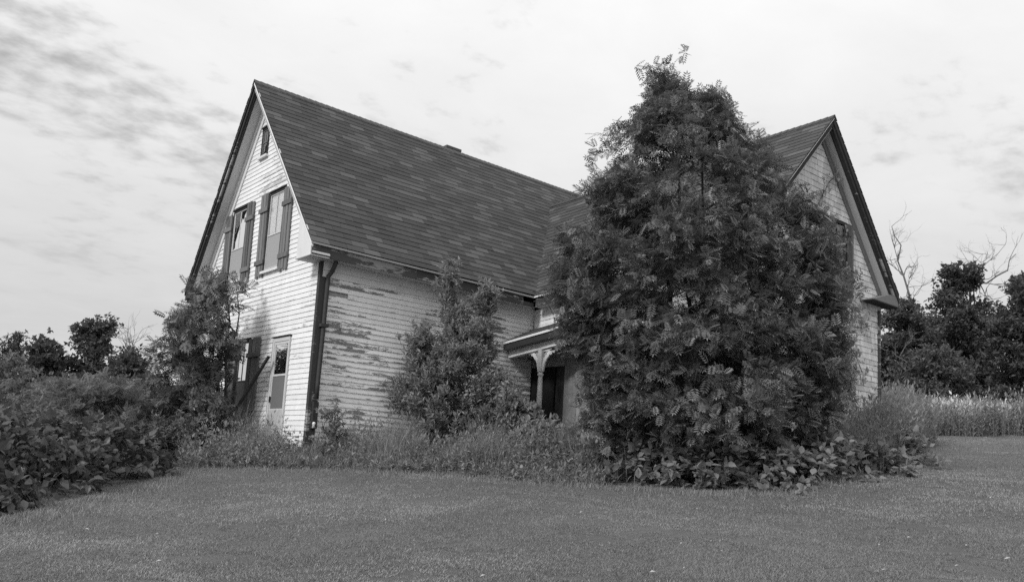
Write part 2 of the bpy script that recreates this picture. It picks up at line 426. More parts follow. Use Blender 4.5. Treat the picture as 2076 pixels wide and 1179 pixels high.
while z < 3.24:                          # side wall clapboards
    z1 = z + ROW + 0.012
    for s, e in split_long([(0.16, A_ - 0.01)], rr):
        j = rr.uniform(-0.004, 0.004); y = -0.014 + rr.uniform(-0.004, 0.002)
        if 2.85 < z < 2.95 and s < 0.2:  # a board with its paint and lap gone near the corner
            board([(0.62, y, z + j), (e, y, z - j), (e, 0.034, z - j), (0.62, 0.034, z + j), (0.62, 0.0, z1 + j), (e, 0.0, z1 - j), (e, 0.034, z1 - j), (0.62, 0.034, z1 + j)], PAINT_S, wall)
            board([(0.16, 0.012, z + j), (0.61, 0.012, z - j), (0.61, 0.034, z - j), (0.16, 0.034, z + j), (0.16, 0.014, z1 + j), (0.61, 0.014, z1 - j), (0.61, 0.034, z1 - j), (0.16, 0.034, z1 + j)], BOARD, wall)
            continue
        board([(s, y, z + j), (e, y, z - j), (e, 0.034, z - j), (s, 0.034, z + j), (s, 0.0, z1 + j), (e, 0.0, z1 - j), (e, 0.034, z1 - j), (s, 0.034, z1 + j)], PAINT_S, wall)
    z += ROW
# corner boards, friezes, eaves
MB().box(-0.028, 0.03, -0.028, 0.062, -0.15, 3.52).build('corner_board', FLAKED, HOUSE)
MB().box(0.031, 0.158, -0.030, 0.03, -0.15, 3.24).build('corner_board', FLAKED, HOUSE)
MB().box(-0.028, 0.03, W_ - 0.10, W_ + 0.02, -0.15, 3.52).build('corner_board', PAINT_T, HOUSE)
MB().box(0.031, A_ - 0.031, -0.026, 0.03, 3.245, 3.372).build('frieze_board', PAINT_T, HOUSE)
MB().box(0.031, A_ - 0.031, -0.038, 0.03, 3.374, 3.56).build('frieze_board', PAINT_T, HOUSE)
def eave_z(x): return zR - 0.0148 * (x - XR)
def slab(x0, x1, y0, y1, za, zb):        # long box that follows the eave's slight sag; za, zb below the roof edge
    e0, e1 = eave_z(x0), eave_z(x1)
    return [(x0, y0, e0 - zb), (x1, y0, e1 - zb), (x1, y1, e1 - zb), (x0, y1, e0 - zb), (x0, y0, e0 - za), (x1, y0, e1 - za), (x1, y1, e1 - za), (x0, y1, e0 - za)]
MB().hexa(slab(XR + 0.02, 1.98, yR + 0.02, yR + 0.05, 0.05, 0.25)).build('fascia_board', EAVE, HOUSE)
MB().hexa(slab(1.985, 3.7, yR + 0.02, yR + 0.05, 0.05, 0.25)).build('fascia_board', FLAKED, HOUSE)
MB().hexa(slab(3.705, A_ - 0.62, yR + 0.02, yR + 0.05, 0.05, 0.25)).build('fascia_board', FLAKED, HOUSE)
MB().hexa(slab(A_ - 0.615, A_ - 0.30, yR + 0.02, yR + 0.05, 0.16, 0.25)).build('fascia_board', FLAKED, HOUSE)
MB().hexa(slab(XR + 0.022, A_ - 0.3, yR + 0.052, -0.04, 0.235, 0.25)).build('soffit', SOFFIT, HOUSE)
MB().hexa(slab(XR - 0.005, A_ - 0.31, yR - 0.012, yR + 0.018, 0.012, 0.05)).build('drip_edge', DULLMETAL, HOUSE)
# eave return on the gable end
MB().prism([(XR + 0.001, yR + 0.03, 3.555), (XR + 0.001, 0.29, 3.555), (XR + 0.001, 0.29, rake_z(0.29) - 0.12), (XR + 0.001, yR + 0.03, rake_z(yR + 0.03) - 0.11)], (0.378, 0, 0)).build('eave_return', PAINT_T, HOUSE)
MB().prism([(XR - 0.012, yR - 0.005, 3.535), (XR - 0.012, 0.31, 3.535), (XR - 0.012, 0.31, 3.552), (XR - 0.012, yR - 0.005, 3.552)], (0.39, 0, 0)).build('moulding', SOFFIT, HOUSE)
# gable-end rake boards, moulding, soffit and frieze
def rake_piece(name, mat, p0, p1, x0, x1, d0, d1, ext=0.0):
    (ya, za), (yb, zb) = p0, p1
    return MB().prism([(x0, ya, za - d0), (x0, yb, zb - d0), (x0, yb, zb - d1), (x0, ya, za - d1)], (x1 - x0, 0, 0)).build(name, mat, HOUSE)
PA, PR, PL = (yA, zA), (yR, zR), (yL, zL)
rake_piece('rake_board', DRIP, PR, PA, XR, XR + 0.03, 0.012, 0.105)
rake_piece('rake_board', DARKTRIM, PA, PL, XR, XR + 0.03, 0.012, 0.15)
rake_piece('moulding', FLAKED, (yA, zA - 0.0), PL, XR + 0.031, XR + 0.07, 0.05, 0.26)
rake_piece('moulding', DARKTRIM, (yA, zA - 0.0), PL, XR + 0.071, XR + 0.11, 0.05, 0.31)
rake_piece('soffit', SOFFIT, PR, PA, XR + 0.031, 0.0, 0.20, 0.225)
rake_piece('soffit', SOFFIT, PA, PL, XR + 0.111, 0.0, 0.27, 0.295)
rake_piece('frieze_board', PAINT_T, PA, (W_, rake_z(W_)), -0.036, -0.012, 0.29, 0.62)
rake_piece('moulding', PAINT_T, PA, (W_, rake_z(W_)), -0.075, -0.037, 0.29, 0.40)
# back-left eave end
MB().prism([(XR + 0.02, W_ + 0.01, 3.46), (XR + 0.02, yL - 0.02, 3.46), (XR + 0.02, yL - 0.02, zL - 0.04), (XR + 0.02, W_ + 0.01, zL - 0.04)], (L_ + 0.3, 0, 0)).build('fascia_board', DARKTRIM, HOUSE)
# main roof decks
def bil(c, u, v):
    c = [np.array(q, float) for q in c]
    u = np.asarray(u, float)[..., None]; v = np.asarray(v, float)[..., None]
    return c[0] * (1 - u) * (1 - v) + c[1] * u * (1 - v) + c[2] * u * v + c[3] * (1 - u) * v
XE = 10.9
ze_far = eave_z(XE) + 0.05
MAINF = [(XR, yR, zR), (XE, yR, ze_far), (XE, yA, zA - 0.03), (XR, yA, zA)]
MAINB = [(XE, yL, zL), (XR, yL, zL), (XR, yA, zA), (XE, yA, zA - 0.03)]
zq = pl(1540, 291, 0, 8.04)
kr = (zq[2] - 7.305) / (zq[1] + 6.009)
kr = max(min(kr, 0.03), -0.02)
RA1 = np.array([8.042, -6.009, 7.305]); RA0 = np.array([8.042, 3.2, 7.305 + kr * 9.2])
def wl(y): return 3.724 + (4.197 - 3.724) * (-0.322 - y) / 5.687
WINGL = [(5.163, 3.2, wl(3.2)), (5.163, -6.009, 4.197), tuple(RA1), tuple(RA0)]
WINGR = [(10.831, -6.009, 4.072), (10.831, 3.2, 3.55), tuple(RA0), tuple(RA1)]
def deck(c, th=0.03, drop=0.014, n=14):
    g = np.linspace(0, 1, n + 1); uu, vv = np.meshgrid(g, g)
    top = bil(c, uu.ravel(), vv.ravel()) - [0, 0, drop]; bot = top - [0, 0, th]; m = (n + 1) ** 2
    i = (np.arange(n)[:, None] * (n + 1) + np.arange(n)[None]).ravel()
    q = np.stack([i, i + 1, i + n + 2, i + n + 1], 1); F = [q, q[:, ::-1] + m]
    for e in (np.arange(n + 1), np.arange(n + 1) * (n + 1), np.arange(n + 1) * (n + 1) + n, np.arange(n + 1) + n * (n + 1)):
        F.append(np.stack([e[:-1], e[1:], e[1:] + m, e[:-1] + m], 1))
    return link('roof', np_mesh('roof', np.concatenate([top, bot]), np.concatenate(F)), HOUSE, DECK_SHADE)
roof_m = deck(MAINF); roof_b = deck(MAINB); roof_w = deck(WINGL); roof_v = deck(WINGR)
def plane_z(c, x, y):
    p = [np.array(q, float) for q in c]; n = np.cross(p[1] - p[0], p[3] - p[0])
    return p[0][2] - (n[0] * (x - p[0][0]) + n[1] * (y - p[0][1])) / n[2]
def tabs(c, tab=0.375, row=0.166, keep=None, seed=1):
    r = np.random.default_rng(seed); out = []
    p = [np.array(q, float) for q in c]
    Lu = 0.5 * (np.linalg.norm(p[1] - p[0]) + np.linalg.norm(p[2] - p[3])); Lv = np.linalg.norm(p[3] - p[0])
    nr = int(Lv / row)
    for i in range(nr + 1):
        v0 = i * row / Lv; v1 = min(1.0, ((i + 1) * row - 0.014) / Lv)  # gap above each tab bares the dark deck as a painted course shadow
        if v0 >= 0.995: break
        u = -tab * ((0.46 * i + 0.16 * r.random()) % 1.0) / Lu
        while u < 1.0:
            g = 0.003
            u0, u1 = max(u + g / Lu, -0.0005), min(u + (tab - g) / Lu, 1.0005); u += tab / Lu
            if u1 - u0 < 0.03 / Lu: continue
            dv = r.normal(0, 0.002) / Lv
            out.append((u0, u1, v0 + dv, v1))
    T = np.array(out)
    if keep is not None:
        m = bil(c, (T[:, 0] + T[:, 1]) / 2, (T[:, 2] + T[:, 3]) / 2)
        T = T[keep(m)]
    n = np.cross(p[1] - p[0], p[3] - p[0]); n /= np.linalg.norm(n)
    if n[2] < 0: n = -n
    lift = 0.008 + 0.003 * r.random(len(T))[:, None]
    q = [bil(c, T[:, a], T[:, b]) for a, b in ((0, 2), (1, 2), (1, 3), (0, 3))]
    lo = [a - n * 0.004 for a in q]
    hi = [q[0] + n * lift, q[1] + n * (lift + 0.002 * r.random((len(T), 1))), q[2] + n * (lift * 0.55), q[3] + n * (lift * 0.55)]
    return np.stack(lo + hi, 1)          # (n, 8, 3)
HEXF = np.array([(0, 3, 2, 1), (4, 5, 6, 7), (0, 1, 5, 4), (1, 2, 6, 5), (2, 3, 7, 6), (3, 0, 4, 7)])
def emit_pieces(H, roof, name, mat, picks, r, stuff_name):
    for k in np.nonzero(picks)[0]:
        c0 = H[k].mean(0)
        o = link(name, np_mesh(name, H[k] - c0, HEXF), roof, mat); o.location = c0
    R = H[~picks]
    if len(R):
        F = (np.arange(len(R))[:, None, None] * 8 + HEXF[None]).reshape(-1, 4)
        link(stuff_name, np_mesh(stuff_name, R.reshape(-1, 3), F, rnd=np.repeat(r.random(len(R)), 8)), roof, mat, 'stuff')
def vis_main(m):
    v = (m[:, 0] - 5.163) / 2.879; u = (3.2 - m[:, 1]) / 9.209
    zw = wl(m[:, 1]) * (1 - v) + (RA0[2] * (1 - u) + RA1[2] * u) * v
    return ~((m[:, 0] > 5.3) & (m[:, 2] < zw - 0.40) & (m[:, 0] < 8.05))
Hm = tabs(MAINF, keep=vis_main, seed=3)
dist = np.linalg.norm(Hm.mean(1) - CAM, axis=1)
th = np.sort(dist)[min(229, len(dist) - 1)]
emit_pieces(Hm, roof_m, 'roof_shingle', ROOF, dist <= th, rng, 'roof_shingles')
Hb = tabs(MAINB, seed=4); emit_pieces(Hb, roof_b, 'roof_shingle', ROOF, np.zeros(len(Hb), bool), rng, 'roof_shingles')
Hw = tabs(WINGL, keep=lambda m: (m[:, 2] > plane_z(MAINF, m[:, 0], m[:, 1]) - 0.40) | (m[:, 1] < -0.4), seed=5)
cm = Hw.mean(1)
score = np.linalg.norm(cm - np.array([7.4, -6.0, 6.6]), axis=1); th = np.sort(score)[69]
emit_pieces(Hw, roof_w, 'roof_shingle', ROOF, score <= th, rng, 'roof_shingles')
Hv = tabs(WINGR, seed=6); emit_pieces(Hv, roof_v, 'roof_shingle', ROOF, np.zeros(len(Hv), bool), rng, 'roof_shingles')
# ridge caps
def caps(p0, p1, d1, d2, roof):
    p0, p1 = np.array(p0, float), np.array(p1, float); d1 = np.array(d1, float); d2 = np.array(d2, float)
    n = int(np.linalg.norm(p1 - p0) / 0.15); u = np.linspace(0, 1, n + 1); mb = MB()
    for i in range(n):
        a = p0 + (p1 - p0) * u[i] + (0, 0, 0.022 + rr.uniform(0, 0.005)); b = p0 + (p1 - p0) * min(1, u[i + 1] + 0.002) + (0, 0, 0.012)
        mb.poly([a, b, b + d1 * 0.15, a + d1 * 0.15]); mb.poly([a, b, b + d2 * 0.15, a + d2 * 0.15])
        mb.poly([a, a + d1 * 0.15, a + d1 * 0.15 - (0, 0, 0.012), a - (0, 0, 0.012)])
    mb.build('ridge_cap', ROOF, roof, 'stuff')
caps((XR - 0.01, yA, zA + 0.005), (XE, yA, zA - 0.025), np.array([0, -1, -sR]) / math.hypot(1, sR), np.array([0, 1, -sL]) / math.hypot(1, sL), roof_m)
caps(RA1 + (0, -0.01, 0.005), RA0 + (0, 0, 0.005), np.array([-1, 0, -1.09]) / 1.48, np.array([1, 0, -1.16]) / 1.53, roof_w)
# valley metal
va = np.array([5.18, -0.31, 3.735]); vb = np.array([8.04, 2.5, 7.2])
# chimney: its top shows just over the ridge
ch = pl(905, 300, 1, yA + 0.35); ch1 = pl(933, 306, 1, yA + 0.35)
cz = pl(911, 295, 1, yA + 0.35)[2]
chim = MB().box(ch[0], ch1[0], yA + 0.33, yA + 0.93, 6.4, cz - 0.09).build('chimney', BRICK, roof_m)
zc = cz - 0.088
while zc < cz - 0.01:
    x = ch[0] - 0.02
    while x < ch1[0]:
        MB().box(x + 0.004, min(x + 0.2, ch1[0] + 0.02) - 0.004, yA + 0.31, yA + 0.95, zc, zc + 0.072).build('brick', BRICK, roof_m)
        x += 0.2
    zc += 0.08

# wing ------------------------------------------------------------
wy = -DD; wxR = A_ + WW
lapex = (8.042, 7.305)
kL = (7.305 - 4.197) / (8.042 - 5.163); kR = (7.305 - 4.072) / (10.831 - 8.042)
def wing_lim(z, drop):
    return 8.042 - (7.305 - drop - z) / kL, 8.042 + (7.305 - drop - z) / kR
wm = MB()                                # front gable and back outline differ: the wing's eaves sink towards the main block
wfr = [(A_ + 0.03, wy + 0.03, -0.6), (wxR - 0.03, wy + 0.03, -0.6), (wxR - 0.03, wy + 0.03, 4.15), (8.042, wy + 0.03, 7.1), (A_ + 0.03, wy + 0.03, 4.25)]
wbk = [(A_ + 0.03, 0.05, -0.6), (wxR - 0.03, 0.05, -0.6), (wxR - 0.03, 0.05, 3.5), (8.042, 0.05, 6.85), (A_ + 0.03, 0.05, 3.55)]
wm.poly(wfr); wm.poly(wbk[::-1])
for i in range(5): wm.poly([wfr[i], wfr[(i + 1) % 5], wbk[(i + 1) % 5], wbk[i]])
wwall = wm.build('wall', DARKTRIM, HOUSE)
WOPEN = (8.40, 9.06, 3.83, 5.35)
SH = []
z = 0.3; r2 = np.random.default_rng(12); i = 0
while z < 6.95:
    lo, hi = wing_lim(z + 0.12, 0.10)
    lo = max(lo, A_ + 0.03); hi = min(hi, wxR - 0.10)
    if hi - lo < 0.1: break
    x = lo
    while x < hi - 0.02:
        e = min(x + r2.uniform(0.11, 0.32), hi)
        if not (WOPEN[2] < z + 0.06 < WOPEN[3] and e > WOPEN[0] and x < WOPEN[1]):
            j = r2.normal(0, 0.004); th = 0.009 + r2.random() * 0.004
            y0 = wy - th
            SH.append([(x + 0.002, y0, z + j), (e - 0.002, y0, z + j), (e - 0.002, wy + 0.028, z + j), (x + 0.002, wy + 0.028, z + j),
                       (x + 0.002, wy - th * 0.4, z + 0.113), (e - 0.002, wy - th * 0.4, z + 0.113), (e - 0.002, wy + 0.028, z + 0.113), (x + 0.002, wy + 0.028, z + 0.113)])
        x = e
    z += 0.12; i += 1  # gap between rows bares the dark wall core, a painted shadow line
SH = np.array(SH); cm = SH.mean(1)
show = ((cm[:, 0] > 9.1) & (cm[:, 2] > 1.4)) | (cm[:, 2] > 5.2)
sc_ = np.where(show, 0, 100) + np.abs(cm[:, 0] - 9.9)
th = np.sort(sc_)[269]
emit_pieces(SH, wwall, 'wall_shingle', PAINT_W, sc_ <= th, r2, 'wall_shingles')
MB().box(wxR - 0.098, wxR + 0.012, wy - 0.026, wy + 0.03, 0.2, 3.70).build('corner_board', FLAKED, HOUSE)
MB().box(wxR - 0.56, wxR + 0.014, wy - 0.030, wy + 0.03, 3.702, 3.86).build('frieze_board', SOFFIT, HOUSE)
def wrake(name, mat, p0, p1, y0, y1, d0, d1):
    (xa, za), (xb, zb) = p0, p1
    return MB().prism([(xa, y0, za - d0), (xb, y0, zb - d0), (xb, y0, zb - d1), (xa, y0, za - d1)], (0, y1 - y0, 0)).build(name, mat, HOUSE)
YE = -6.009
WA, WL_, WR_ = lapex, (5.163, 4.197), (10.831, 4.072)
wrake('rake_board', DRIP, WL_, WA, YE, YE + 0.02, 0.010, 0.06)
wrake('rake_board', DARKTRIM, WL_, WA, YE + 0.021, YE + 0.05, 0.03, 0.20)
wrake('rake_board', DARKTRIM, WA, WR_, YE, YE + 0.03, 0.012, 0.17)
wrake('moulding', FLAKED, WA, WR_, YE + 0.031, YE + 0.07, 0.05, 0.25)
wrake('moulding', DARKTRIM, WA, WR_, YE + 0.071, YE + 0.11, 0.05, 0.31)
wrake('soffit', SOFFIT, WL_, WA, YE + 0.051, wy, 0.22, 0.245)
wrake('soffit', SOFFIT, WA, WR_, YE + 0.111, wy, 0.27, 0.295)
wrake('frieze_board', SOFFIT_W, WL_, WA, wy - 0.036, wy - 0.013, 0.24, 0.46)
wrake('frieze_board', SOFFIT_W, WA, (wxR, 7.305 - (wxR - 8.042) * kR), wy - 0.036, wy - 0.013, 0.29, 0.48)
# wing eave return and right fascia
MB().prism([(9.70, YE + 0.02, 3.80), (wxR + 0.29, YE + 0.02, 3.80), (wxR + 0.29, YE + 0.02, 4.02), (wxR - 0.1, YE + 0.02, 4.02)], (0, 0.27, 0)).build('eave_return', SOFFIT_W, HOUSE)
MB().prism([(9.66, YE + 0.0, 3.775), (wxR + 0.30, YE + 0.0, 3.775), (wxR + 0.30, YE + 0.0, 3.797), (9.66, YE + 0.0, 3.797)], (0, 0.29, 0)).build('moulding', DARKTRIM, HOUSE)
MB().hexa([(wxR + 0.25, YE + 0.3, 3.80), (wxR + 0.28, YE + 0.3, 3.80), (wxR + 0.28, 3, 3.45), (wxR + 0.25, 3, 3.45), (wxR + 0.25, YE + 0.3, 4.02), (wxR + 0.28, YE + 0.3, 4.02), (wxR + 0.28, 3, 3.7), (wxR + 0.25, 3, 3.7)]).build('fascia_board', DARKTRIM, HOUSE)
# wing left wall over the porch: frieze, boards, fascia, drip edge
def wlz(y, d): return wl(y) - d
def wleft(name, mat, x0, x1, d0, d1, y0=-0.03, y1=-DD):
    return MB().hexa([(x0, y0, wlz(y0, d1)), (x1, y0, wlz(y0, d1)), (x1, y1, wlz(y1, d1)), (x0, y1, wlz(y1, d1)),
                      (x0, y0, wlz(y0, d0)), (x1, y0, wlz(y0, d0)), (x1, y1, wlz(y1, d0)), (x0, y1, wlz(y1, d0))]).build(name, mat, HOUSE)
wleft('frieze_board', PAINT_T, A_ - 0.038, A_ + 0.03, 0.24, 0.37)
wleft('frieze_board', PAINT_T, A_ - 0.026, A_ + 0.03, 0.372, 0.52)
wleft('fascia_board', FLAKED, 5.163 + 0.02, 5.163 + 0.05, 0.09, 0.25, y0=-0.36)
wleft('soffit', SOFFIT, 5.163 + 0.052, A_ - 0.04, 0.235, 0.25, y0=-0.33)
wleft('drip_edge', DRIP, 5.163 - 0.012, 5.163 + 0.018, 0.012, 0.045, y0=-0.335, y1=-6.0)
k = 0
for k in range(6):
    wleft('clapboard', PAINT_S, A_ - 0.014, A_ + 0.028, 0.52 + 0.1 * k, 0.625 + 0.1 * k)

# windows, door, shutters on the main gable ------------------------
def sheet(x, y0, y1, z0, z1):
    m = MB(); m.poly([(x, y0, z0), (x, y1, z0), (x, y1, z1), (x, y0, z1)]); return m
def window(y0, y1, z0, z1, label, mats, split=0.55, trim=DARKTRIM, sash=DOORF, muntin=False, sill=True):
    o = MB()
    t = 0.035
    for a, b, c, d in ((y0, y0 + t, z0, z1), (y1 - t, y1, z0, z1), (y0 + t + .001, y1 - t - .001, z1 - t * 1.3, z1), (y0 + t + .001, y1 - t - .001, z0, z0 + t * .8)):
        o.box(-0.030, 0.034, a, b, c, d)
    wd = o.build('window', trim, HOUSE)
    if label: wd['label'] = label
    a, b, c, d = y0 + t, y1 - t, z0 + t * .8, z1 - t * 1.3
    zm = c + (d - c) * (1 - split); q = 0.022
    s = MB()
    for e in ((a, a + q, c, d), (b - q, b, c, d), (a + q + .001, b - q - .001, d - q, d), (a + q + .001, b - q - .001, c, c + q), (a + q + .001, b - q - .001, zm - q / 2, zm + q / 2)):
        s.box(-0.016, 0.010, *e)
    if muntin: s.box(-0.012, 0.008, (a + b) / 2 - 0.008, (a + b) / 2 + 0.008, zm + q / 2 + .001, d - q - .001)
    s.build('sash', sash, wd)
    sheet(-0.003, a + q, b - q, zm + q / 2, d - q).build('pane', GLASS, wd)
    (sheet(-0.003, a + q, b - q, c + q, zm - q / 2) if mats[1] is None else MB().box(-0.004, 0.000, a + q, b - q, c + q, zm - q / 2)).build('pane' if mats[1] is None else 'screen', mats[1] or GLASS, wd)
    MB().box(0.014, 0.033, a, b, c, d).build('curtain' if mats[0] is CURTAIN else 'backing', mats[0], wd)
    if sill: MB().box(-0.075, 0.0, y0 - 0.05, y1 + 0.05, z0 - 0.055, z0 - 0.002).build('sill', PAINT_T, wd)
    MB().box(-0.055, 0.02, y0 - 0.02, y1 + 0.02, z1 + 0.002, z1 + 0.03).build('drip_cap', DARKTRIM, wd)
    return wd
window(1.91, 2.67, 3.70, 5.44, 'upper gable window nearest the roof eave, pale curtain over grey screen', (CURTAIN, SCREEN_L), muntin=True)
window(3.86, 4.66, 3.70, 5.42, 'upper gable window on the tree side, pale curtain over grey screen', (CURTAIN, SCREEN_L), muntin=True)
window(3.08, 3.44, 6.45, 7.12, 'small narrow attic window under the gable peak', (DARKIN, None), split=0.5, muntin=True, sash=SHUT)
window(2.99, 3.59, 0.48, 2.25, 'dark ground floor window behind the leaning pole', (DARKIN, SCREEN), split=0.5, sash=SHUT, muntin=True)
def shutter(y0, y1, z0, z1, tilt=0.0, label=None):
    n = 3; wd_ = (y1 - y0) / n
    root = None
    def tp(y, z): return y + tilt * (z - z1)
    for i in range(n):
        a, b = y0 + wd_ * i + 0.012, y0 + wd_ * (i + 1) - 0.012
        za, zb = z0 + rr.uniform(-0.03, 0.01), z1 + rr.uniform(-0.01, 0.02)
        x0 = -0.052 + rr.uniform(-0.006, 0.004)
        m = MB().hexa([(x0, tp(a, za), za), (-0.026, tp(a, za), za), (-0.026, tp(b, za), za), (x0, tp(b, za), za), (x0, tp(a, zb), zb), (-0.026, tp(a, zb), zb), (-0.026, tp(b, zb), zb), (x0, tp(b, zb), zb)])
        if root is None:
            root = m.build('shutter', SHUT, HOUSE)
            if label: root['label'] = label
        else: m.build('plank', SHUT, root)
    for fz in (0.16, 0.80):
        z = z0 + (z1 - z0) * fz
        MB().box(-0.080, -0.059, tp(y0, z) - 0.02, tp(y1, z) + 0.02, z - 0.05, z + 0.05).build('batten', SHUT, root)
shutter(1.50, 1.90, 3.62, 5.40, 0.02); shutter(2.69, 3.09, 3.62, 5.47, 0.03)
shutter(3.44, 3.84, 3.58, 5.44, 0.02); shutter(4.68, 5.06, 3.62, 5.36, 0.03)
shutter(2.40, 2.96, 0.45, 2.25, 0.0); shutter(3.62, 4.10, 0.45, 2.25, 0.0)
# storm door
door = MB()
for a, b, c, d in ((1.69, 1.765, 0.0, 2.16), (0.995, 1.03, 0.0, 2.16), (1.031, 1.689, 2.09, 2.16)):
    door.box(-0.040, 0.034, a, b, c, d)
door = door.build('door', DOORF, HOUSE); door['label'] = 'white storm door with glass above and grey screen below'
MB().box(-0.03, -0.006, 1.032, 1.688, 0.0, 0.70).build('panel', DOORW, door)
m = MB()
for a, b, c, d in ((1.032, 1.075, 0.701, 2.089), (1.645, 1.688, 0.701, 2.089), (1.076, 1.644, 2.03, 2.089), (1.076, 1.644, 1.385, 1.425), (1.076, 1.644, 0.701, 0.73)):
    m.box(-0.028, -0.006, a, b, c, d)
m.build('sash', DOORF, door)
sheet(-0.016, 1.076, 1.644, 1.426, 2.029).build('pane', GLASS, door)
MB().box(0.0, 0.03, 1.05, 1.66, 1.35, 2.06).build('backing', DARKIN, door)
MB().box(-0.018, -0.010, 1.076, 1.644, 0.731, 1.384).build('screen', SCREEN, door)
MB().box(-0.060, -0.030, 1.64, 1.67, 0.86, 0.98).build('handle', DARKTRIM, door)
MB().box(-0.06, 0.02, 0.97, 1.80, 2.175, 2.20).build('drip_cap', DARKTRIM, door)
MB().box(-0.035, 0.034, 1.766, 1.79, 0.0, 2.16).build('jamb', DARKTRIM, door)
# downspout at the near corner
m = MB()
top = pl(681, 532, 1, -0.20)
m.tube([top + (0, 0, .08), top, top + (-0.02, 0.02, -0.10), (0.17, -0.11, 3.34), (0.125, -0.085, 3.26), (0.12, -0.082, 3.1), (0.115, -0.08, 2.2), (0.10, -0.08, 1.2), (0.10, -0.085, 0.9)], 0.042, 10)
m.build('downspout', PIPE, HOUSE, smooth=True)
MB().box(0.04, 0.20, -0.13, -0.032, 2.27, 2.33).build('bracket', PIPE, HOUSE)
MB().box(0.05, 0.15, -0.10, -0.031, 0.35, 0.85).build('junction_box', DARKTRIM, HOUSE)
MB().tube([(0.07, -0.13, 0.47), (0.07, -0.13, 0.44), (0.07, -0.13, 0.42), (0.07, -0.13, 0.36)], [0.02, 0.035, 0.022, 0.035], 10).build('insulator', PORCELAIN, HOUSE, smooth=True)
# cable ends on the wing gable
for q in ([(1621, 375), (1632, 376), (1636, 385), (1640, 398)], [(1622, 377), (1630, 390), (1636, 402), (1645, 408)]):
    MB().tube([pl(x, y, 1, wy - 0.05 - 0.03 * i) for i, (x, y) in enumerate(q)], 0.012, 6).build('cable', CABLE, HOUSE)
# wing window (mostly behind the vine) and its right shutter
m = MB()
for a, b, c, d in ((8.41, 8.47, 3.84, 5.34), (8.99, 9.05, 3.84, 5.34), (8.471, 8.989, 5.27, 5.34), (8.471, 8.989, 3.84, 3.90), (8.471, 8.989, 4.56, 4.60)):
    m.box(a, b, wy - 0.03, wy + 0.034, c, d)
wd = m.build('window', DARKTRIM, HOUSE); wd['label'] = 'upper window of the right wing half hidden by vine'
MB().box(8.471, 8.989, wy + 0.0, wy + 0.004, 4.601, 5.269).build('pane', GLASS, wd); MB().box(8.471, 8.989, wy + 0.0, wy + 0.004, 3.901, 4.559).build('pane', GLASS, wd)
MB().box(8.42, 9.04, wy + 0.015, wy + 0.033, 3.85, 5.33).build('backing', DARKIN, wd)
root = None
for i in range(3):
    m = MB().box(9.07 + .075 * i, 9.138 + .075 * i, wy - 0.06, wy - 0.03, 3.78, 5.30)
    if root is None: root = m.build('shutter', SHUT, HOUSE)
    else: m.build('plank', SHUT, root)
MB().box(9.06, 9.31, wy - 0.085, wy - 0.062, 4.1, 4.19).build('batten', SHUT, root)

# porch in the inner corner ------------------------------------------
PX = 4.80
def porch_eave(y): return 2.66 + 0.06 * (-y)
pe0, pe1 = 0.0, -4.1
ex = 4.58
ev0 = pl(1024, 692, 0, ex); ev1 = pl(1150, 656, 0, ex)
ksl = (ev1[2] - ev0[2]) / (ev1[1] - ev0[1])
def pez(y): return ev0[2] + ksl * (y - ev0[1])
PORCH = [(ex, -0.035, pez(-0.03)), (ex, pe1, pez(pe1)), (A_ - 0.02, pe1, pez(pe1) + 0.42), (A_ - 0.02, -0.035, pez(0) + 0.42)]
q = [np.array(p) - (0, 0, 0.012) for p in PORCH]
roof_p = MB().hexa([p - (0, 0, 0.03) for p in q] + q).build('roof', DECK_SHADE, HOUSE)
Hp = tabs(PORCH, seed=9); emit_pieces(Hp, roof_p, 'roof_shingle', ROOF, np.zeros(len(Hp), bool), rng, 'roof_shingles')
def pbeam(name, mat, x0, x1, d0, d1, y0=-0.035, y1=pe1):
    return MB().hexa([(x0, y0, pez(y0) - d1), (x1, y0, pez(y0) - d1), (x1, y1, pez(y1) - d1), (x0, y1, pez(y1) - d1),
                      (x0, y0, pez(y0) - d0), (x1, y0, pez(y0) - d0), (x1, y1, pez(y1) - d0), (x0, y1, pez(y1) - d0)]).build(name, mat, HOUSE)
pbeam('drip_edge', DRIP, ex - 0.015, ex + 0.01, 0.008, 0.055)
pbeam('fascia_board', DARKTRIM, ex + 0.011, ex + 0.035, 0.06, 0.19)
pbeam('soffit', SOFFIT_W, ex + 0.036, PX - 0.061, 0.17, 0.185)
pbeam('porch_beam', PAINT_T, PX - 0.06, PX + 0.06, 0.19, 0.34)
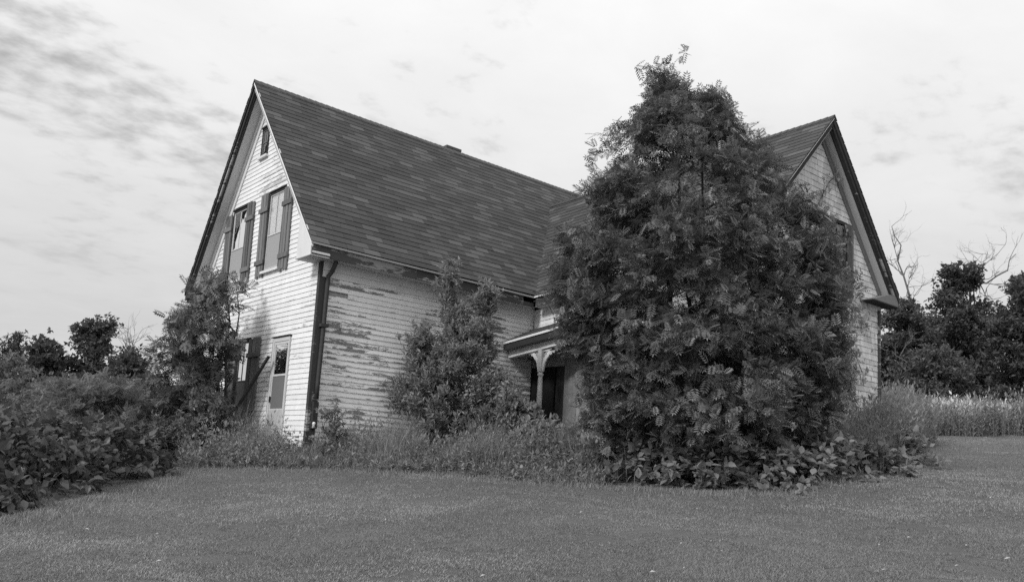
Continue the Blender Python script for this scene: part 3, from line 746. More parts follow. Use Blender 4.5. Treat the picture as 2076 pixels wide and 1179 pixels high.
def turned_post(y, zt, zb):
    prof = [(0, .055), (.42, .055), (.425, .062), (.46, .062), (.47, .045), (.50, .045), (.52, .066), (.55, .066), (.57, .046), (.62, .050), (1.1, .058), (1.5, .046), (1.53, .062), (1.56, .062), (1.58, .05), (zt - zb, .05)]
    pts = [(PX, y, zt - d) for d, r in prof]; rad = [r for d, r in prof]
    post = MB().tube(pts[4:], rad[4:], 14).build('porch_post', PAINT_T, HOUSE, smooth=True)
    MB().box(PX - .055, PX + .055, y - .055, y + .055, zt - .465, zt).build('post_head', PAINT_T, post)
    for sg in (-1, 1):                    # pierced scroll bracket
        mb = MB(); w0, w1 = PX - 0.018, PX + 0.018
        def P2(a, b): return (a, b)
        base = y + sg * 0.056
        n = 12
        # outer scalloped arm
        for i in range(n):
            f0, f1 = i / n, (i + 1) / n
            def edge(f):
                a = f * math.pi / 2
                return 0.42 * (1 - math.sin(a)) + 0.02 + 0.018 * abs(math.sin(6 * a)), 0.46 * (1 - math.cos(a)) + 0.02 + 0.018 * abs(math.sin(6 * a))
            a0, b0 = edge(f0); a1, b1 = edge(f1)
            t0 = 0.055
            pts = [(base + sg * a0, zt - b0), (base + sg * a1, zt - b1), (base + sg * max(a1 - t0, 0), zt - max(b1 - t0, 0)), (base + sg * max(a0 - t0, 0), zt - max(b0 - t0, 0))]
            mb.prism([(w0, p[0], p[1]) for p in pts], (w1 - w0, 0, 0))
        mb.prism([(w0, base, zt), (w0, base + sg * 0.44, zt), (w0, base + sg * 0.44, zt - 0.035), (w0, base, zt - 0.035)], (w1 - w0, 0, 0))
        for cy, cz, R_ in ((0.10, 0.10, 0.052), (0.23, 0.075, 0.040), (0.065, 0.23, 0.036), (0.33, 0.055, 0.022)):   # scrolls
            pts = [(PX, base + sg * (cy + R_ * (1 - .5 * k / 16) * math.cos(k / 16 * 7.5)), zt - cz - R_ * (1 - .5 * k / 16) * math.sin(k / 16 * 7.5)) for k in range(17)]
            mb.tube(pts, 0.013, 6)
        mb.build('bracket', PAINT_T, post)
py_ = pl(1098, 720, 0, PX)[1]
turned_post(py_, pez(py_) - 0.341, 0.45)
py2 = pl(1257, 700, 0, PX)[1]
turned_post(py2, pez(py2) - 0.341, 0.45)
MB().box(PX - 0.15, A_, pe1, -0.036, 0.28, 0.45).build('porch_floor', BOARD, HOUSE)
# boarded porch back wall with an open doorway
gap0 = pl(1076, 780, 0, A_ - 0.03)[1]; gap1 = pl(1124, 780, 0, A_ - 0.03)[1]
y = -0.04
while y > -DD + 0.1:
    y2 = max(y - rr.uniform(0.30, 0.42), -DD + 0.03)
    zt = 2.9; zb = 0.46
    if y2 < gap0 and y > gap1: zb = 2.12; zt = 2.9
    MB().box(A_ - 0.035 + rr.uniform(0, .008), A_ + 0.02, y2 + 0.006, y - 0.006, zb, zt).build('wall_board', BOARD, wwall)
    y = y2
MB().box(A_ - 0.02, A_ + 0.5, gap1 + 0.02, gap0 - 0.02, 0.46, 2.11).build('doorway', DARKIN, HOUSE)
for yy, y3 in ((-3.30, -3.55), (-3.56, -3.83), (-3.84, -4.08)):
    MB().box(PX - 0.02 + rr.uniform(0, .01), PX + 0.02, y3, yy - 0.008, 0.45, 2.2).build('wall_board', BOARD, wwall)

# leaning pole
pt, pb = pl(545, 722, 0, -0.16), pl(432, 905, 0, -0.75)
d = pb - pt; sg_, tg_ = st(pb)
pole = MB()
a_, b_ = pt, pt + d * 1.05
n_ = np.array([0.022, 0, 0]); m_ = np.cross(d / np.linalg.norm(d), [1, 0, 0]) * 0.030
pole.hexa([a_ - n_ - m_, a_ + n_ - m_, a_ + n_ + m_, a_ - n_ + m_, b_ - n_ - m_, b_ + n_ - m_, b_ + n_ + m_, b_ - n_ + m_])
tag(pole.build('leaning_pole', plain_mat('dark pole wood', 0.025, 0.6, 5.0)), 'dark wooden pole leaning diagonally across the ground floor gable window', 'pole')

# ------------------------------------------------------------------ vegetation helpers
def leaf_simple(w=0.5, fold=0.10, droop=0.18, n=3):
    """pointed blade along +x: midrib + two edges"""
    xs = np.linspace(0, 1, n + 2); half = w * 0.5 * np.sin(np.pi * xs ** 0.75) ** 0.9
    V, F = [], []
    for x, h in zip(xs, half):
        zc = -droop * x * x
        V += [(x, -h, zc + fold * h * 2), (x, 0, zc), (x, h, zc + fold * h * 2)]
    for i in range(n + 1):
        b = 3 * i
        F += [(b, b + 1, b + 4), (b, b + 4, b + 3), (b + 1, b + 2, b + 5), (b + 1, b + 5, b + 4)]
    return np.array(V), np.array(F)
def leaf_quad(w=0.55, fold=0.12, droop=0.15):
    V = np.array([(0, 0, 0), (0.45, -w / 2, fold * w), (1, 0, -droop), (0.45, w / 2, fold * w)]); F = np.array([(0, 1, 2), (0, 2, 3)])
    return V, F
def leaf_pinnate(pairs=5, w=0.13, ll=0.36, droop=0.26):
    V, F = [], []
    def leaflet(o, d, nrm, L, wd):
        d = d / np.linalg.norm(d); s = np.cross(nrm, d); b = len(V)
        V.extend([o, o + d * L * .5 + s * wd - nrm * 0.01, o + d * L - nrm * L * 0.12, o + d * L * .5 - s * wd - nrm * 0.01]); F.extend([(b, b + 1, b + 2), (b, b + 2, b + 3)])
    for i in range(pairs):
        x = 0.18 + 0.74 * i / (pairs - 1); o = np.array([x, 0, -droop * x * x])
        L = ll * (0.75 + 0.5 * math.sin(math.pi * (0.2 + 0.7 * i / pairs)))
        for sg in (-1, 1):
            leaflet(o, np.array([0.55, sg * 1.0, -0.12]), np.array([0, -sg * 0.15, 1.0]), L, w * 0.5)
    leaflet(np.array([0.92, 0, -droop * .85]), np.array([1, 0, -0.35]), np.array([0, 0, 1.0]), ll, w * .5)
    b = len(V); V.extend([np.array([0, -.006, 0]), np.array([0, .006, 0]), np.array([.95, 0, -droop * .9])]); F.append((b, b + 1, b + 2))
    return np.array(V), np.array(F)
def unit(a): return a / (np.linalg.norm(a, axis=-1, keepdims=True) + 1e-9)
def place(tpl, P, D, Nn, S, r):
    V, F = tpl; D = unit(D); W = unit(np.cross(Nn, D)); Z = np.cross(D, W)
    S = np.asarray(S)[:, None, None]
    out = P[:, None] + S * (V[None, :, 0:1] * D[:, None] + V[None, :, 1:2] * W[:, None] + V[None, :, 2:3] * Z[:, None])
    Fo = (np.arange(len(P))[:, None, None] * len(V) + F[None]).reshape(-1, 3)
    return out.reshape(-1, 3), Fo, np.repeat(r.random(len(P)), len(V))
def leaves_on(tips, dirs, ln, per, size, r, spread=1.0, up=0.35, curve=0.15, keep=None, u0=0.25, flat=1.0, nn=0.55):
    """leaf positions, directions, normals, sizes along twigs that end at tips and run along dirs"""
    n = len(tips); u = np.linspace(u0, 1.0, per)[None] + r.normal(0, 0.05, (n, per)); u = np.clip(u, 0.02, 1.03)
    base = tips - dirs * ln[:, None]
    sag = np.zeros((n, per, 3)); sag[..., 2] = -curve * (u ** 2) * ln[:, None]
    P = base[:, None] + dirs[:, None] * (u * ln[:, None])[..., None] + sag
    rd = unit(r.normal(size=(n, per, 3))); dd = np.repeat(dirs[:, None], per, 1)
    side = unit(rd - (rd * dd).sum(-1, keepdims=True) * dd)
    endw = (u > 0.93)[..., None]
    D = unit(np.where(endw, dd + 0.5 * rd, side * spread + dd * 0.55) + np.array([0, 0, up - 0.35]) )
    Nn = unit(np.array([0, 0, flat]) + nn * r.normal(size=(n, per, 3)) + 0.25 * dd)
    S = size * (0.65 + 0.6 * r.random((n, per)))
    P, D, Nn, S = P.reshape(-1, 3), D.reshape(-1, 3), Nn.reshape(-1, 3), S.ravel()
    if keep is not None:
        k = keep(P); P, D, Nn, S = P[k], D[k], Nn[k], S[k]
    return P, D, Nn, S
def outside_house(P):                    # keep leaves out of the walls and roofs
    x, y, z = P[:, 0], P[:, 1], P[:, 2]
    main = (x > -0.05) & (y > -0.05)
    wing = (x > A_ - 0.05) & (y > wy - 0.05) & (x < wxR + 0.1)
    eav = (x > XR) & (y > yR - 0.03) & (z > 3.5) & (z < 4.5)
    porch = (x > ex - 0.02) & (y > pe1) & (z > 2.5)
    return ~(main | wing | eav | porch)
def crown_tips(outline, t0, dep, ntw, r, nclump, csig, shell=0.45, lean=0.0):
    """tips of twigs inside a crown whose outline [(y, xl, xr)] is seen in the photograph at distance t0; depth half-width dep"""
    if isinstance(outline[0], list):         # several separate shoots
        ar = np.array([np.trapezoid([b[2] - b[1] for b in o], [b[0] for b in o]) if hasattr(np, 'trapezoid') else np.trapz([b[2] - b[1] for b in o], [b[0] for b in o]) for o in outline]); ar = np.maximum(ar / ar.sum(), 0.085)
        q = [crown_tips(o, t0, dep, max(4, int(ntw * k)), r, max(2, int(nclump * k)), csig, shell, lean) for o, k in zip(outline, ar)]
        return tuple(np.concatenate([p[i] for p in q]) for i in range(3))
    o = np.array(sorted(outline)); yy = np.linspace(o[0, 0], o[-1, 0], 80)
    xl = np.interp(yy, o[:, 0], o[:, 1]); xr = np.interp(yy, o[:, 0], o[:, 2]); wd = np.maximum(xr - xl, 4)
    pr = wd / wd.sum()
    def sample(n, rad):
        k = r.choice(80, n, p=pr); y = yy[k] + r.uniform(-.5, .5, n) * (yy[1] - yy[0])
        a = r.uniform(0, 2 * np.pi, n); rho = rad(n)
        cx = (xl[k] + xr[k]) / 2; hw = wd[k] / 2
        dmax = np.minimum(dep, hw * t0 / FPX * 1.0 + 0.15)
        x = cx + hw * rho * np.cos(a); t = t0 + lean * (y - o[-1, 0]) / 1000 + dmax * rho * np.sin(a)
        P = np.array([at(x[i], y[i], t[i]) for i in range(n)])
        ctr = np.array([at(cx[i], y[i], t0) for i in range(n)])
        return P, unit(P - ctr + 1e-6 * r.normal(size=P.shape))
    C, Oc = sample(nclump, lambda n: r.random(n) ** shell * 0.96)
    k = r.integers(0, nclump, ntw)
    tips = C[k] + r.normal(0, csig, (ntw, 3)) * [1, 1, 0.7]
    return tips, Oc[k], C
def stems_of(base, targets, r, r0=0.05, wob=0.06):
    L, R = [], []
    for q in targets:
        n = 7; u = np.linspace(0, 1, n)[:, None]
        mid = base * (1 - u) + q * u + np.array([0, 0, 1]) * (0.12 * np.linalg.norm(q - base) * np.sin(np.pi * u)) * 0.4
        mid[1:-1] += r.normal(0, wob, (n - 2, 3)); L.append(mid)
        R.append(r0 * (1 - 0.82 * u.ravel()))
    return L, R
def build_plant(name, label, cat, base, leafdata, tpl, mat, lines, radii, r, group=None, stem_mat=None, leaf_part='crown', stem_part='trunk', extra_leaves=None, sides=5):
    T = thing(name, base, label, cat, group)
    V, F, rd = place(tpl, *leafdata, r)
    link(leaf_part, np_mesh(leaf_part, V, F, rd), T, mat)
    if lines:
        V, F = tube_np(lines, radii, sides); link(stem_part, np_mesh(stem_part, V, F, smooth=True), T, stem_mat or BARK)
    return T
def twig_lines(tips, dirs, ln, curve, frac, r, rad=0.006):
    k = np.nonzero(r.random(len(tips)) < frac)[0]; L, R = [], []
    for i in k:
        b = tips[i] - dirs[i] * ln[i]; u = np.array([0, .5, 1.0])[:, None]
        p = b + (tips[i] - b) * u; p[:, 2] -= (curve * u.ravel() ** 2 * ln[i]); L.append(p); R.append(np.array([rad, rad * .7, rad * .35]))
    return L, R
PINN = leaf_pinnate(); PINN_S = leaf_pinnate(5, 0.15, 0.38, 0.22)
BROAD = leaf_simple(0.62, 0.10, 0.22, 2); NARROW = leaf_simple(0.34, 0.14, 0.2, 1); QUAD = leaf_quad(); QUADN = leaf_quad(0.36)

def tree_from_outline(name, label, cat, outline, t0, dep, basepx, tpl, mat, size, ntw, per, twl, seed, nclump, csig, up=0.6, shell=0.45, curve=0.15, nstem=5, r0=0.05, spread=1.0, keep=None, group=None, stem_mat=None, twigfrac=0.25, uplift=0.35, nbranch=60, flat=1.0, base=None, u0=0.25, nn=0.55):
    r = np.random.default_rng(seed)
    tips, outw, C = crown_tips(outline, t0, dep, ntw, r, nclump, csig, shell)
    dirs = unit(outw * [1, 1, 0.4] + np.array([0, 0, up]) + 0.45 * r.normal(size=outw.shape))
    ln = twl * (0.6 + 0.8 * r.random(len(tips)))
    if base is None:
        s_, t_ = (basepx[0] - CX) / FPX * t0, t0
        base = gxyz(s_, t_)
    ld = leaves_on(tips, dirs, ln, per, size, r, spread, uplift, curve, keep, u0, flat, nn)
    top = C[np.argsort(-C[:, 2])]
    targets = [top[0]] + [C[i] for i in r.choice(len(C), nstem - 1, replace=False)]
    L, R = stems_of(base, targets, r, r0)
    allp = np.concatenate(L); 
    for i in r.choice(len(C), min(nbranch, len(C)), replace=False):     # limbs from the stems to the clumps
        lower = allp[allp[:, 2] < C[i][2] - 0.1]
        if len(lower) == 0: continue
        q = lower[np.argmin(np.linalg.norm(lower - C[i], axis=1) + 0.5 * np.abs(lower[:, 2] - C[i][2] + 0.6))]
        l2, r2_ = stems_of(q, [C[i]], r, r0 * 0.35, 0.03); L += l2; R += r2_
    a, b = twig_lines(tips, dirs, ln, curve, twigfrac, r, 0.005 * max(1, t0 / 16)); L += a; R += b
    return build_plant(name, label, cat, base, ld, tpl, mat, L, R, r, group, stem_mat)

# ------------------------------------------------------------------ the big rowan in front of the wing
ROWAN_OUT = [[(125, 1346, 1354), (155, 1334, 1366), (190, 1320, 1384), (230, 1300, 1400), (270, 1280, 1415)], [(200, 1428, 1442), (222, 1408, 1458), (260, 1395, 1480)], [(240, 1280, 1495), (258, 1238, 1522), (288, 1206, 1556), (330, 1180, 1600), (390, 1160, 1640), (450, 1145, 1668),
             (520, 1122, 1705), (600, 1118, 1715), (680, 1138, 1715), (740, 1175, 1715), (790, 1200, 1705), (840, 1240, 1690), (868, 1310, 1630)],
             [(540, 1128, 1190), (640, 1142, 1230), (740, 1165, 1260), (820, 1172, 1265), (872, 1178, 1255)],
             [(410, 1605, 1650), (480, 1625, 1690), (560, 1640, 1702), (660, 1650, 1708), (760, 1650, 1705), (840, 1640, 1700)]]
tree_from_outline('rowan_tree', 'large bushy rowan tree covering the porch and right wing of the farmhouse', 'tree', ROWAN_OUT, 13.1, 1.55, (1440, 940), PINN, L_ROWAN, 0.155, 3600, 10, 0.36, 21, 640, 0.135, up=0.2, shell=0.30, nstem=8, r0=0.05, keep=outside_house, nbranch=130, flat=1.0, nn=0.30, curve=0.35)
# spires at the top of the same tree are part of its outline; the left rowan at the gable
LEFT_OUT = [(535, 425, 455), (570, 400, 485), (610, 370, 495), (640, 340, 498), (680, 312, 496), (730, 298, 490), (790, 296, 486), (850, 320, 480), (900, 350, 470)]
tree_from_outline('rowan_tree', 'slender rowan tree growing against the left gable beside the leaning pole', 'tree', LEFT_OUT, 17.0, 0.8, (470, 930), PINN_S, L_ROWAN, 0.19, 460, 9, 0.42, 22, 105, 0.12, up=0.4, nstem=5, r0=0.04, keep=outside_house, nbranch=60, flat=1.0, nn=0.4)
# leafy shrub in front of the side wall
SH_OUT = [[(522, 913, 923), (560, 900, 928), (620, 900, 938), (680, 912, 950)], [(552, 983, 993), (580, 970, 1004), (630, 962, 1000), (680, 955, 998)], [(648, 850, 858), (690, 840, 885), (740, 825, 900)]]
SH_OUT += [[(660, 890, 1015), (700, 845, 1030), (760, 802, 1048), (820, 792, 1072), (880, 796, 1080), (915, 820, 1070)]]
tree_from_outline('shrub', 'tall pale leafed shrub with upright shoots against the peeling side wall', 'shrub', SH_OUT, 16.6, 0.75, (950, 930), QUADN, L_SHRUB, 0.115, 2100, 12, 0.34, 23, 260, 0.10, up=1.3, shell=0.6, nstem=9, r0=0.022, keep=outside_house, nbranch=60, spread=0.9, uplift=0.5)

# ------------------------------------------------------------------ shrubs built as mounds on the ground
def mound(name, label, cat, parts, tpl, mat, size, ntw, per, twl, seed, up=0.5, single=0, group=None, spread=1.0, flat=1.0, curve=0.2, nclump=60, csig=0.12, uplift=0.3, stem_mat=None, keep=outside_house, low=0.05):
    """parts: list of (s, t, rs, rt, h) domes standing on the ground"""
    r = np.random.default_rng(seed)
    TP, DR, BS = [], [], []
    ar = np.array([p[2] * p[3] + p[2] * p[4] for p in parts]); ar /= ar.sum()
    for (s0, t0, rs, rt, h), k in zip(parts, ar):
        nc = max(6, int(nclump * k)); n = max(10, int(ntw * k))
        ph = r.uniform(0, 2 * np.pi, nc); cz = r.random(nc) ** 0.8 * (1 - low) + low
        rad = np.sqrt(np.maximum(1 - cz ** 2, 0)) * (0.8 + 0.25 * r.random(nc)); fac = 0.82 + 0.22 * r.random(nc)
        inner = np.where(r.random(nc) < 0.25, r.random(nc) ** 0.5, 1.0)
        ds, dt, dz = rad * np.cos(ph) * rs * inner, rad * np.sin(ph) * rt * inner, cz * h * fac
        C = gxyz(s0 + ds, t0 + dt); C[:, 2] += dz
        nrm = ds[:, None] / rs * np.append(R2, 0) + dt[:, None] / rt * np.append(F2, 0) + np.array([0, 0, 1.0]) * (cz * 0.9)[:, None]
        q = r.integers(0, nc, n)
        tip = C[q] + r.normal(0, csig, (n, 3)) * [1, 1, .7]
        TP.append(tip); DR.append(unit(nrm[q] + np.array([0, 0, up]) + 0.4 * r.normal(size=(n, 3)))); BS.append(np.repeat(gxyz(s0, t0)[None], n, 0))
    tips, dirs, bs = np.concatenate(TP), np.concatenate(DR), np.concatenate(BS)
    ln = twl * (0.6 + 0.8 * r.random(len(tips)))
    P, D, Nn, S = leaves_on(tips, dirs, ln, per, size, r, spread, uplift, curve, keep, 0.25, flat)
    s_, t_ = st(P); k = P[:, 2] > ground(s_, t_) + 0.015
    P, D, Nn, S = P[k], D[k], Nn[k], S[k]
    base = gxyz(parts[0][0], parts[0][1])
    T = thing(name, base, label, cat, group)
    pick = np.zeros(len(P), bool)
    if single:
        score = np.linalg.norm(P - CAM, axis=1) - 2.5 * S
        pick[np.argsort(score)[:single]] = True
    V, F, rd = place(tpl, P[~pick], D[~pick], Nn[~pick], S[~pick], r)
    fol = link('foliage', np_mesh('foliage', V, F, rd), T, mat)
    if single:
        me = np_mesh('leaf', *tpl); me.materials.append(mat)
        D2 = unit(D); W2 = unit(np.cross(Nn, D2)); Z2 = np.cross(D2, W2)
        for i in np.nonzero(pick)[0]:
            o = link('leaf', me, fol)
            m = Matrix([list(D2[i] * S[i]) + [0], list(W2[i] * S[i]) + [0], list(Z2[i] * S[i]) + [0], [0, 0, 0, 1]]).transposed(); m.translation = Vector(P[i])
            o.matrix_local = m
    L, R = [], []
    for i in r.choice(len(tips), min(40, len(tips)), replace=False):
        tgt = tips[i] - dirs[i] * ln[i] * 0.6
        b0 = bs[i] + np.append((tgt[:2] - bs[i][:2]) * 0.55, 0); ss, tt = st(b0); b0[2] = ground(ss, tt) - 0.03
        if not outside_house(b0[None])[0]: continue
        l, q = stems_of(b0, [tgt], r, 0.012 * max(1, base[2] * 0 + parts[0][4] / 1.2), 0.03); L += l; R += q
    a, b = twig_lines(tips, dirs, ln, curve, 0.3, r, 0.004); L += a; R += b
    V, F = tube_np(L, R, 4); link('stems', np_mesh('stems', V, F, smooth=True), T, stem_mat or BARK, 'stuff')
    return T
G_K = 'broad leafed shrubs along the left lawn edge'
mound('knotweed', 'knotweed with large drooping leaves in the bottom left corner of the lawn', 'shrub', [(-6.80, 9.5, 1.45, 1.4, 1.20), (-8.5, 9.6, 1.2, 1.4, 1.25)], BROAD, L_KNOT, 0.145, 520, 8, 0.42, 31, up=0.3, single=100, group=G_K, uplift=0.02, flat=1.1, curve=0.35, nclump=120)
mound('knotweed', 'tallest knotweed clump with large leaves, midway along the left lawn edge', 'shrub', [(-6.65, 11.6, 1.42, 1.35, 1.25), (-8.4, 11.9, 1.3, 1.4, 1.3)], BROAD, L_KNOT, 0.14, 520, 8, 0.42, 32, up=0.3, single=100, group=G_K, uplift=0.02, flat=1.1, curve=0.35, nclump=120)
mound('knotweed', 'small low knotweed clump where the left shrubs end nearest the house', 'shrub', [(-6.40, 13.5, 1.1, 1.15, 1.0)], BROAD, L_KNOT, 0.14, 240, 8, 0.34, 33, up=0.3, single=60, group=G_K, uplift=0.02, flat=1.1, curve=0.3, nclump=60)
G_H = 'tangled shrubs filling the left side'
for k, (lab, parts) in enumerate([
    ('tangled rounded shrub at the left picture edge behind the knotweed', [(-8.9, 14.3, 1.8, 1.6, 1.45)]),
    ('tangled shrub behind the middle knotweed, left of the rowan', [(-8.2, 16.6, 1.7, 1.6, 1.70)]),
    ('tall tangled shrub at the left edge under the distant apple tree', [(-11.2, 17.6, 2.2, 1.9, 2.25)]),
    ('broad tangled shrub in front of the distant dark trees on the left', [(-10.2, 20.6, 2.3, 1.9, 1.7)]),
    ('dense shrub standing directly left of the slender rowan', [(-7.7, 19.3, 1.3, 1.3, 1.55), (-8.9, 22.5, 1.6, 1.6, 1.7)]),
    ('farthest tangled shrub of the left side, below the distant trees', [(-14.0, 23.5, 2.6, 2.0, 2.0), (-11.5, 26.0, 2.6, 2.0, 1.9)])]):
    mound('wild_shrub', lab, 'shrub', parts, PINN_S if k in (1, 4) else QUAD, L_HEDGE, 0.15 if k in (1, 4) else 0.095 + 0.006 * k, 520, 8 if k in (1, 4) else 14, 0.38, 40 + k, up=0.6, group=G_H, nclump=95, csig=0.13)
mound('wild_shrub', 'low leafy shrub at the foot of the slender rowan', 'shrub', [(-6.35, 16.0, 0.9, 0.9, 0.95)], QUAD, L_HEDGE, 0.085, 240, 13, 0.3, 52, up=0.8, group=G_H)
G_B = 'brambles along the lawn edge under the large rowan'
def pxs(x, t): return (x - CX) / FPX * t
for k, (lab, parts) in enumerate([
    ('leftmost bramble under the rowan, next to the arching grass tuft', [(pxs(1245, 13.9), 13.9, .75, .6, .58), (pxs(1335, 13.0), 13.0, .8, .75, .76)]),
    ('bramble at the lowest bulge of the lawn edge in front of the rowan stems', [(pxs(1440, 12.45), 12.45, .85, .75, .80), (pxs(1520, 13.2), 13.2, .9, .9, .95)]),
    ('bramble in front of the right half of the rowan', [(pxs(1560, 12.5), 12.5, .8, .75, .74), (pxs(1660, 13.2), 13.2, .95, .8, .80)]),
    ('rightmost bramble at the lawn edge below the wing corner', [(pxs(1745, 14.4), 14.4, 1.0, .85, .66), (pxs(1815, 16.1), 16.1, 1.0, .9, .62)])]):
    mound('bramble', lab, 'shrub', parts, BROAD, L_BROAD, 0.135, 430, 8, 0.30, 60 + k, up=0.6, single=70, group=G_B, flat=1.0, nclump=120, csig=0.10, uplift=0.15)
tree_from_outline('shrub', 'leafy shrub filling the gap between the side wall shrub and the porch post', 'shrub', [(775, 1015, 1055), (805, 1005, 1085), (850, 998, 1105), (905, 1000, 1115)], 15.9, 0.55, (1060, 930), QUAD, L_BROAD, 0.10, 520, 11, 0.32, 24, 80, 0.10, up=0.9, shell=0.5, nstem=6, r0=0.018, keep=outside_house, nbranch=40)
mound('dogwood_shrub', 'dark broad leafed shrub in front of the porch post', 'shrub', [(pxs(1105, 15.0), 15.0, .62, .6, .95), (pxs(1160, 14.5), 14.5, .5, .5, .7)], BROAD, L_BROAD, 0.11, 260, 8, 0.3, 70, up=0.8, nclump=50)
SAP = [(800, 655, 680), (830, 645, 700), (860, 640, 712), (890, 642, 715), (915, 655, 705)]
tree_from_outline('sapling', 'small leafy sapling standing by the near corner of the house', 'sapling', SAP, 15.0, 0.22, (678, 945), BROAD, L_BROAD, 0.085, 60, 8, 0.2, 71, 26, 0.05, up=1.0, nstem=4, r0=0.012, keep=outside_house, nbranch=16)
# vine on the wing's shingles
r = np.random.default_rng(80); VP, VL = [], []
for path, n, sg in (([(1725, 610), (1745, 640), (1762, 668)], 55, 12), ([(1715, 690), (1735, 720), (1748, 755)], 60, 12), ([(1705, 760), (1722, 790), (1740, 820)], 55, 14),
                    ([(1640, 480), (1655, 420), (1680, 370), (1700, 350)], 70, 11), ([(1660, 500), (1700, 470), (1725, 480)], 60, 10), ([(1690, 560), (1720, 545), (1745, 560)], 45, 9), ([(1690, 900), (1700, 700), (1700, 500)], 120, 22)):
    pp = np.array(path, float); u = r.random(n) * (len(pp) - 1); i = u.astype(int); f = (u - i)[:, None]
    q = pp[i] * (1 - f) + pp[np.minimum(i + 1, len(pp) - 1)] * f + r.normal(0, sg, (n, 2))
    for a in q: VP.append(pl(a[0], a[1], 1, wy - 0.04 - 0.12 * r.random()))
    VL.append(np.array([pl(a[0], a[1], 1, wy - 0.06) for a in pp]))
VP = np.array(VP); n = len(VP)
D = unit(np.stack([r.normal(0, .5, n), -0.25 + 0 * VP[:, 0], -1 + r.normal(0, .35, n)], 1)); Nn = unit(np.stack([r.normal(0, .4, n), -np.ones(n), 0.35 + r.normal(0, .3, n)], 1))
build_plant('climbing_vine', 'leafy vine climbing the shingled gable of the right wing', 'vine', VL[6][0], (VP, D, Nn, 0.11 * (0.6 + 0.7 * r.random(n))), BROAD, L_BROAD, VL, [np.full(len(l), 0.008) for l in VL], r, leaf_part='foliage', stem_part='stem')

# ------------------------------------------------------------------ distant trees
G_T = 'trees beyond the left shrubs'
far = dict(tpl=QUAD, mat=L_FAR, up=0.5, shell=0.5, r0=0.12, spread=1.0, twigfrac=0.1, nbranch=50, csig=0.24)
tree_from_outline('apple_tree', 'thin half bare apple tree at the far left picture edge', 'tree', [(672, 20, 48), (690, 8, 56), (710, 0, 58), (730, 5, 45)], 34, 1.0, (28, 770), QUAD, L_FAR, 0.13, 110, 8, 0.4, 90, 30, 0.16, group=G_T, nstem=5, r0=0.09, nbranch=24, twigfrac=0.9)
tree_from_outline('maple_tree', 'dark round tree left of the tallest distant tree', 'tree', [(680, 85, 100), (695, 66, 122), (720, 58, 130), (750, 46, 135), (790, 50, 135)], 36, 1.2, (92, 800), size=0.19, ntw=620, per=11, twl=0.42, seed=91, nclump=75, group=G_T, nstem=5, **far)
tree_from_outline('maple_tree', 'tallest distant tree on the left with two uneven tops', 'tree', [[(653, 190, 222), (672, 186, 238), (690, 180, 228)], [(655, 170, 186), (672, 158, 190)], [(685, 152, 218), (710, 140, 230), (740, 128, 230), (770, 126, 232), (800, 130, 232)]], 37, 1.3, (185, 800), size=0.19, ntw=760, per=11, twl=0.42, seed=92, nclump=95, group=G_T, nstem=6, **far)
tree_from_outline('maple_tree', 'low dark distant tree between the tallest one and the rowan', 'tree', [(712, 245, 285), (728, 232, 298), (755, 215, 305), (800, 215, 310)], 35, 1.2, (262, 800), size=0.19, ntw=460, per=11, twl=0.42, seed=93, nclump=60, group=G_T, nstem=5, **far)
tree_from_outline('thicket', 'dark distant thicket closing the view at the far left edge', 'shrub', [(705, -60, 30), (730, -80, 70), (760, -80, 95), (800, -80, 90)], 39, 1.3, (10, 800), size=0.19, ntw=460, per=11, twl=0.42, seed=94, nclump=60, group=G_T, nstem=5, **far)
G_R = 'trees beyond the right field'
tree_from_outline('woodland_tree', 'round tree directly right of the wing corner beyond the field', 'tree', [(612, 1812, 1850), (640, 1785, 1885), (690, 1770, 1905), (740, 1765, 1910), (800, 1765, 1910)], 38, 2.0, (1830, 850), size=0.20, ntw=1500, per=11, twl=0.55, seed=95, nclump=120, group=G_R, nstem=6, **far)
tree_from_outline('woodland_tree', 'open topped tree in the middle of the right treeline', 'tree', [[(537, 1955, 1980), (555, 1945, 1985), (575, 1950, 1975)], [(540, 1925, 1945), (560, 1902, 1950), (585, 1895, 1952)], [(590, 1900, 1970), (620, 1880, 2010), (680, 1865, 2030), (740, 1865, 2030), (810, 1870, 2030)]], 41, 2.2, (1950, 850), size=0.21, ntw=2000, per=11, twl=0.55, seed=96, nclump=150, group=G_R, nstem=8, **far)
tree_from_outline('woodland_tree', 'tall dense tree at the right picture edge', 'tree', [(552, 2060, 2130), (580, 2030, 2180), (620, 2012, 2200), (700, 2000, 2200), (810, 2005, 2200)], 37, 2.2, (2090, 850), size=0.20, ntw=2200, per=11, twl=0.55, seed=97, nclump=150, group=G_R, nstem=7, **far)
tree_from_outline('woodland_thicket', 'dark thicket closing the gaps behind the right treeline', 'thicket', [(640, 1800, 2110), (690, 1780, 2120), (750, 1775, 2130), (815, 1775, 2130)], 47, 2.0, (1950, 850), size=0.24, ntw=1500, per=11, twl=0.55, seed=99, nclump=190, group=G_R, nstem=8, **far)
tree_from_outline('elder_shrub', 'rounded dark shrub at the field edge under the right treeline', 'shrub', [(712, 1850, 1930), (730, 1810, 1975), (770, 1790, 1992), (815, 1790, 1990)], 33, 1.6, (1890, 840), size=0.17, ntw=800, per=11, twl=0.6, seed=98, nclump=110, group=G_R, nstem=6, **far)
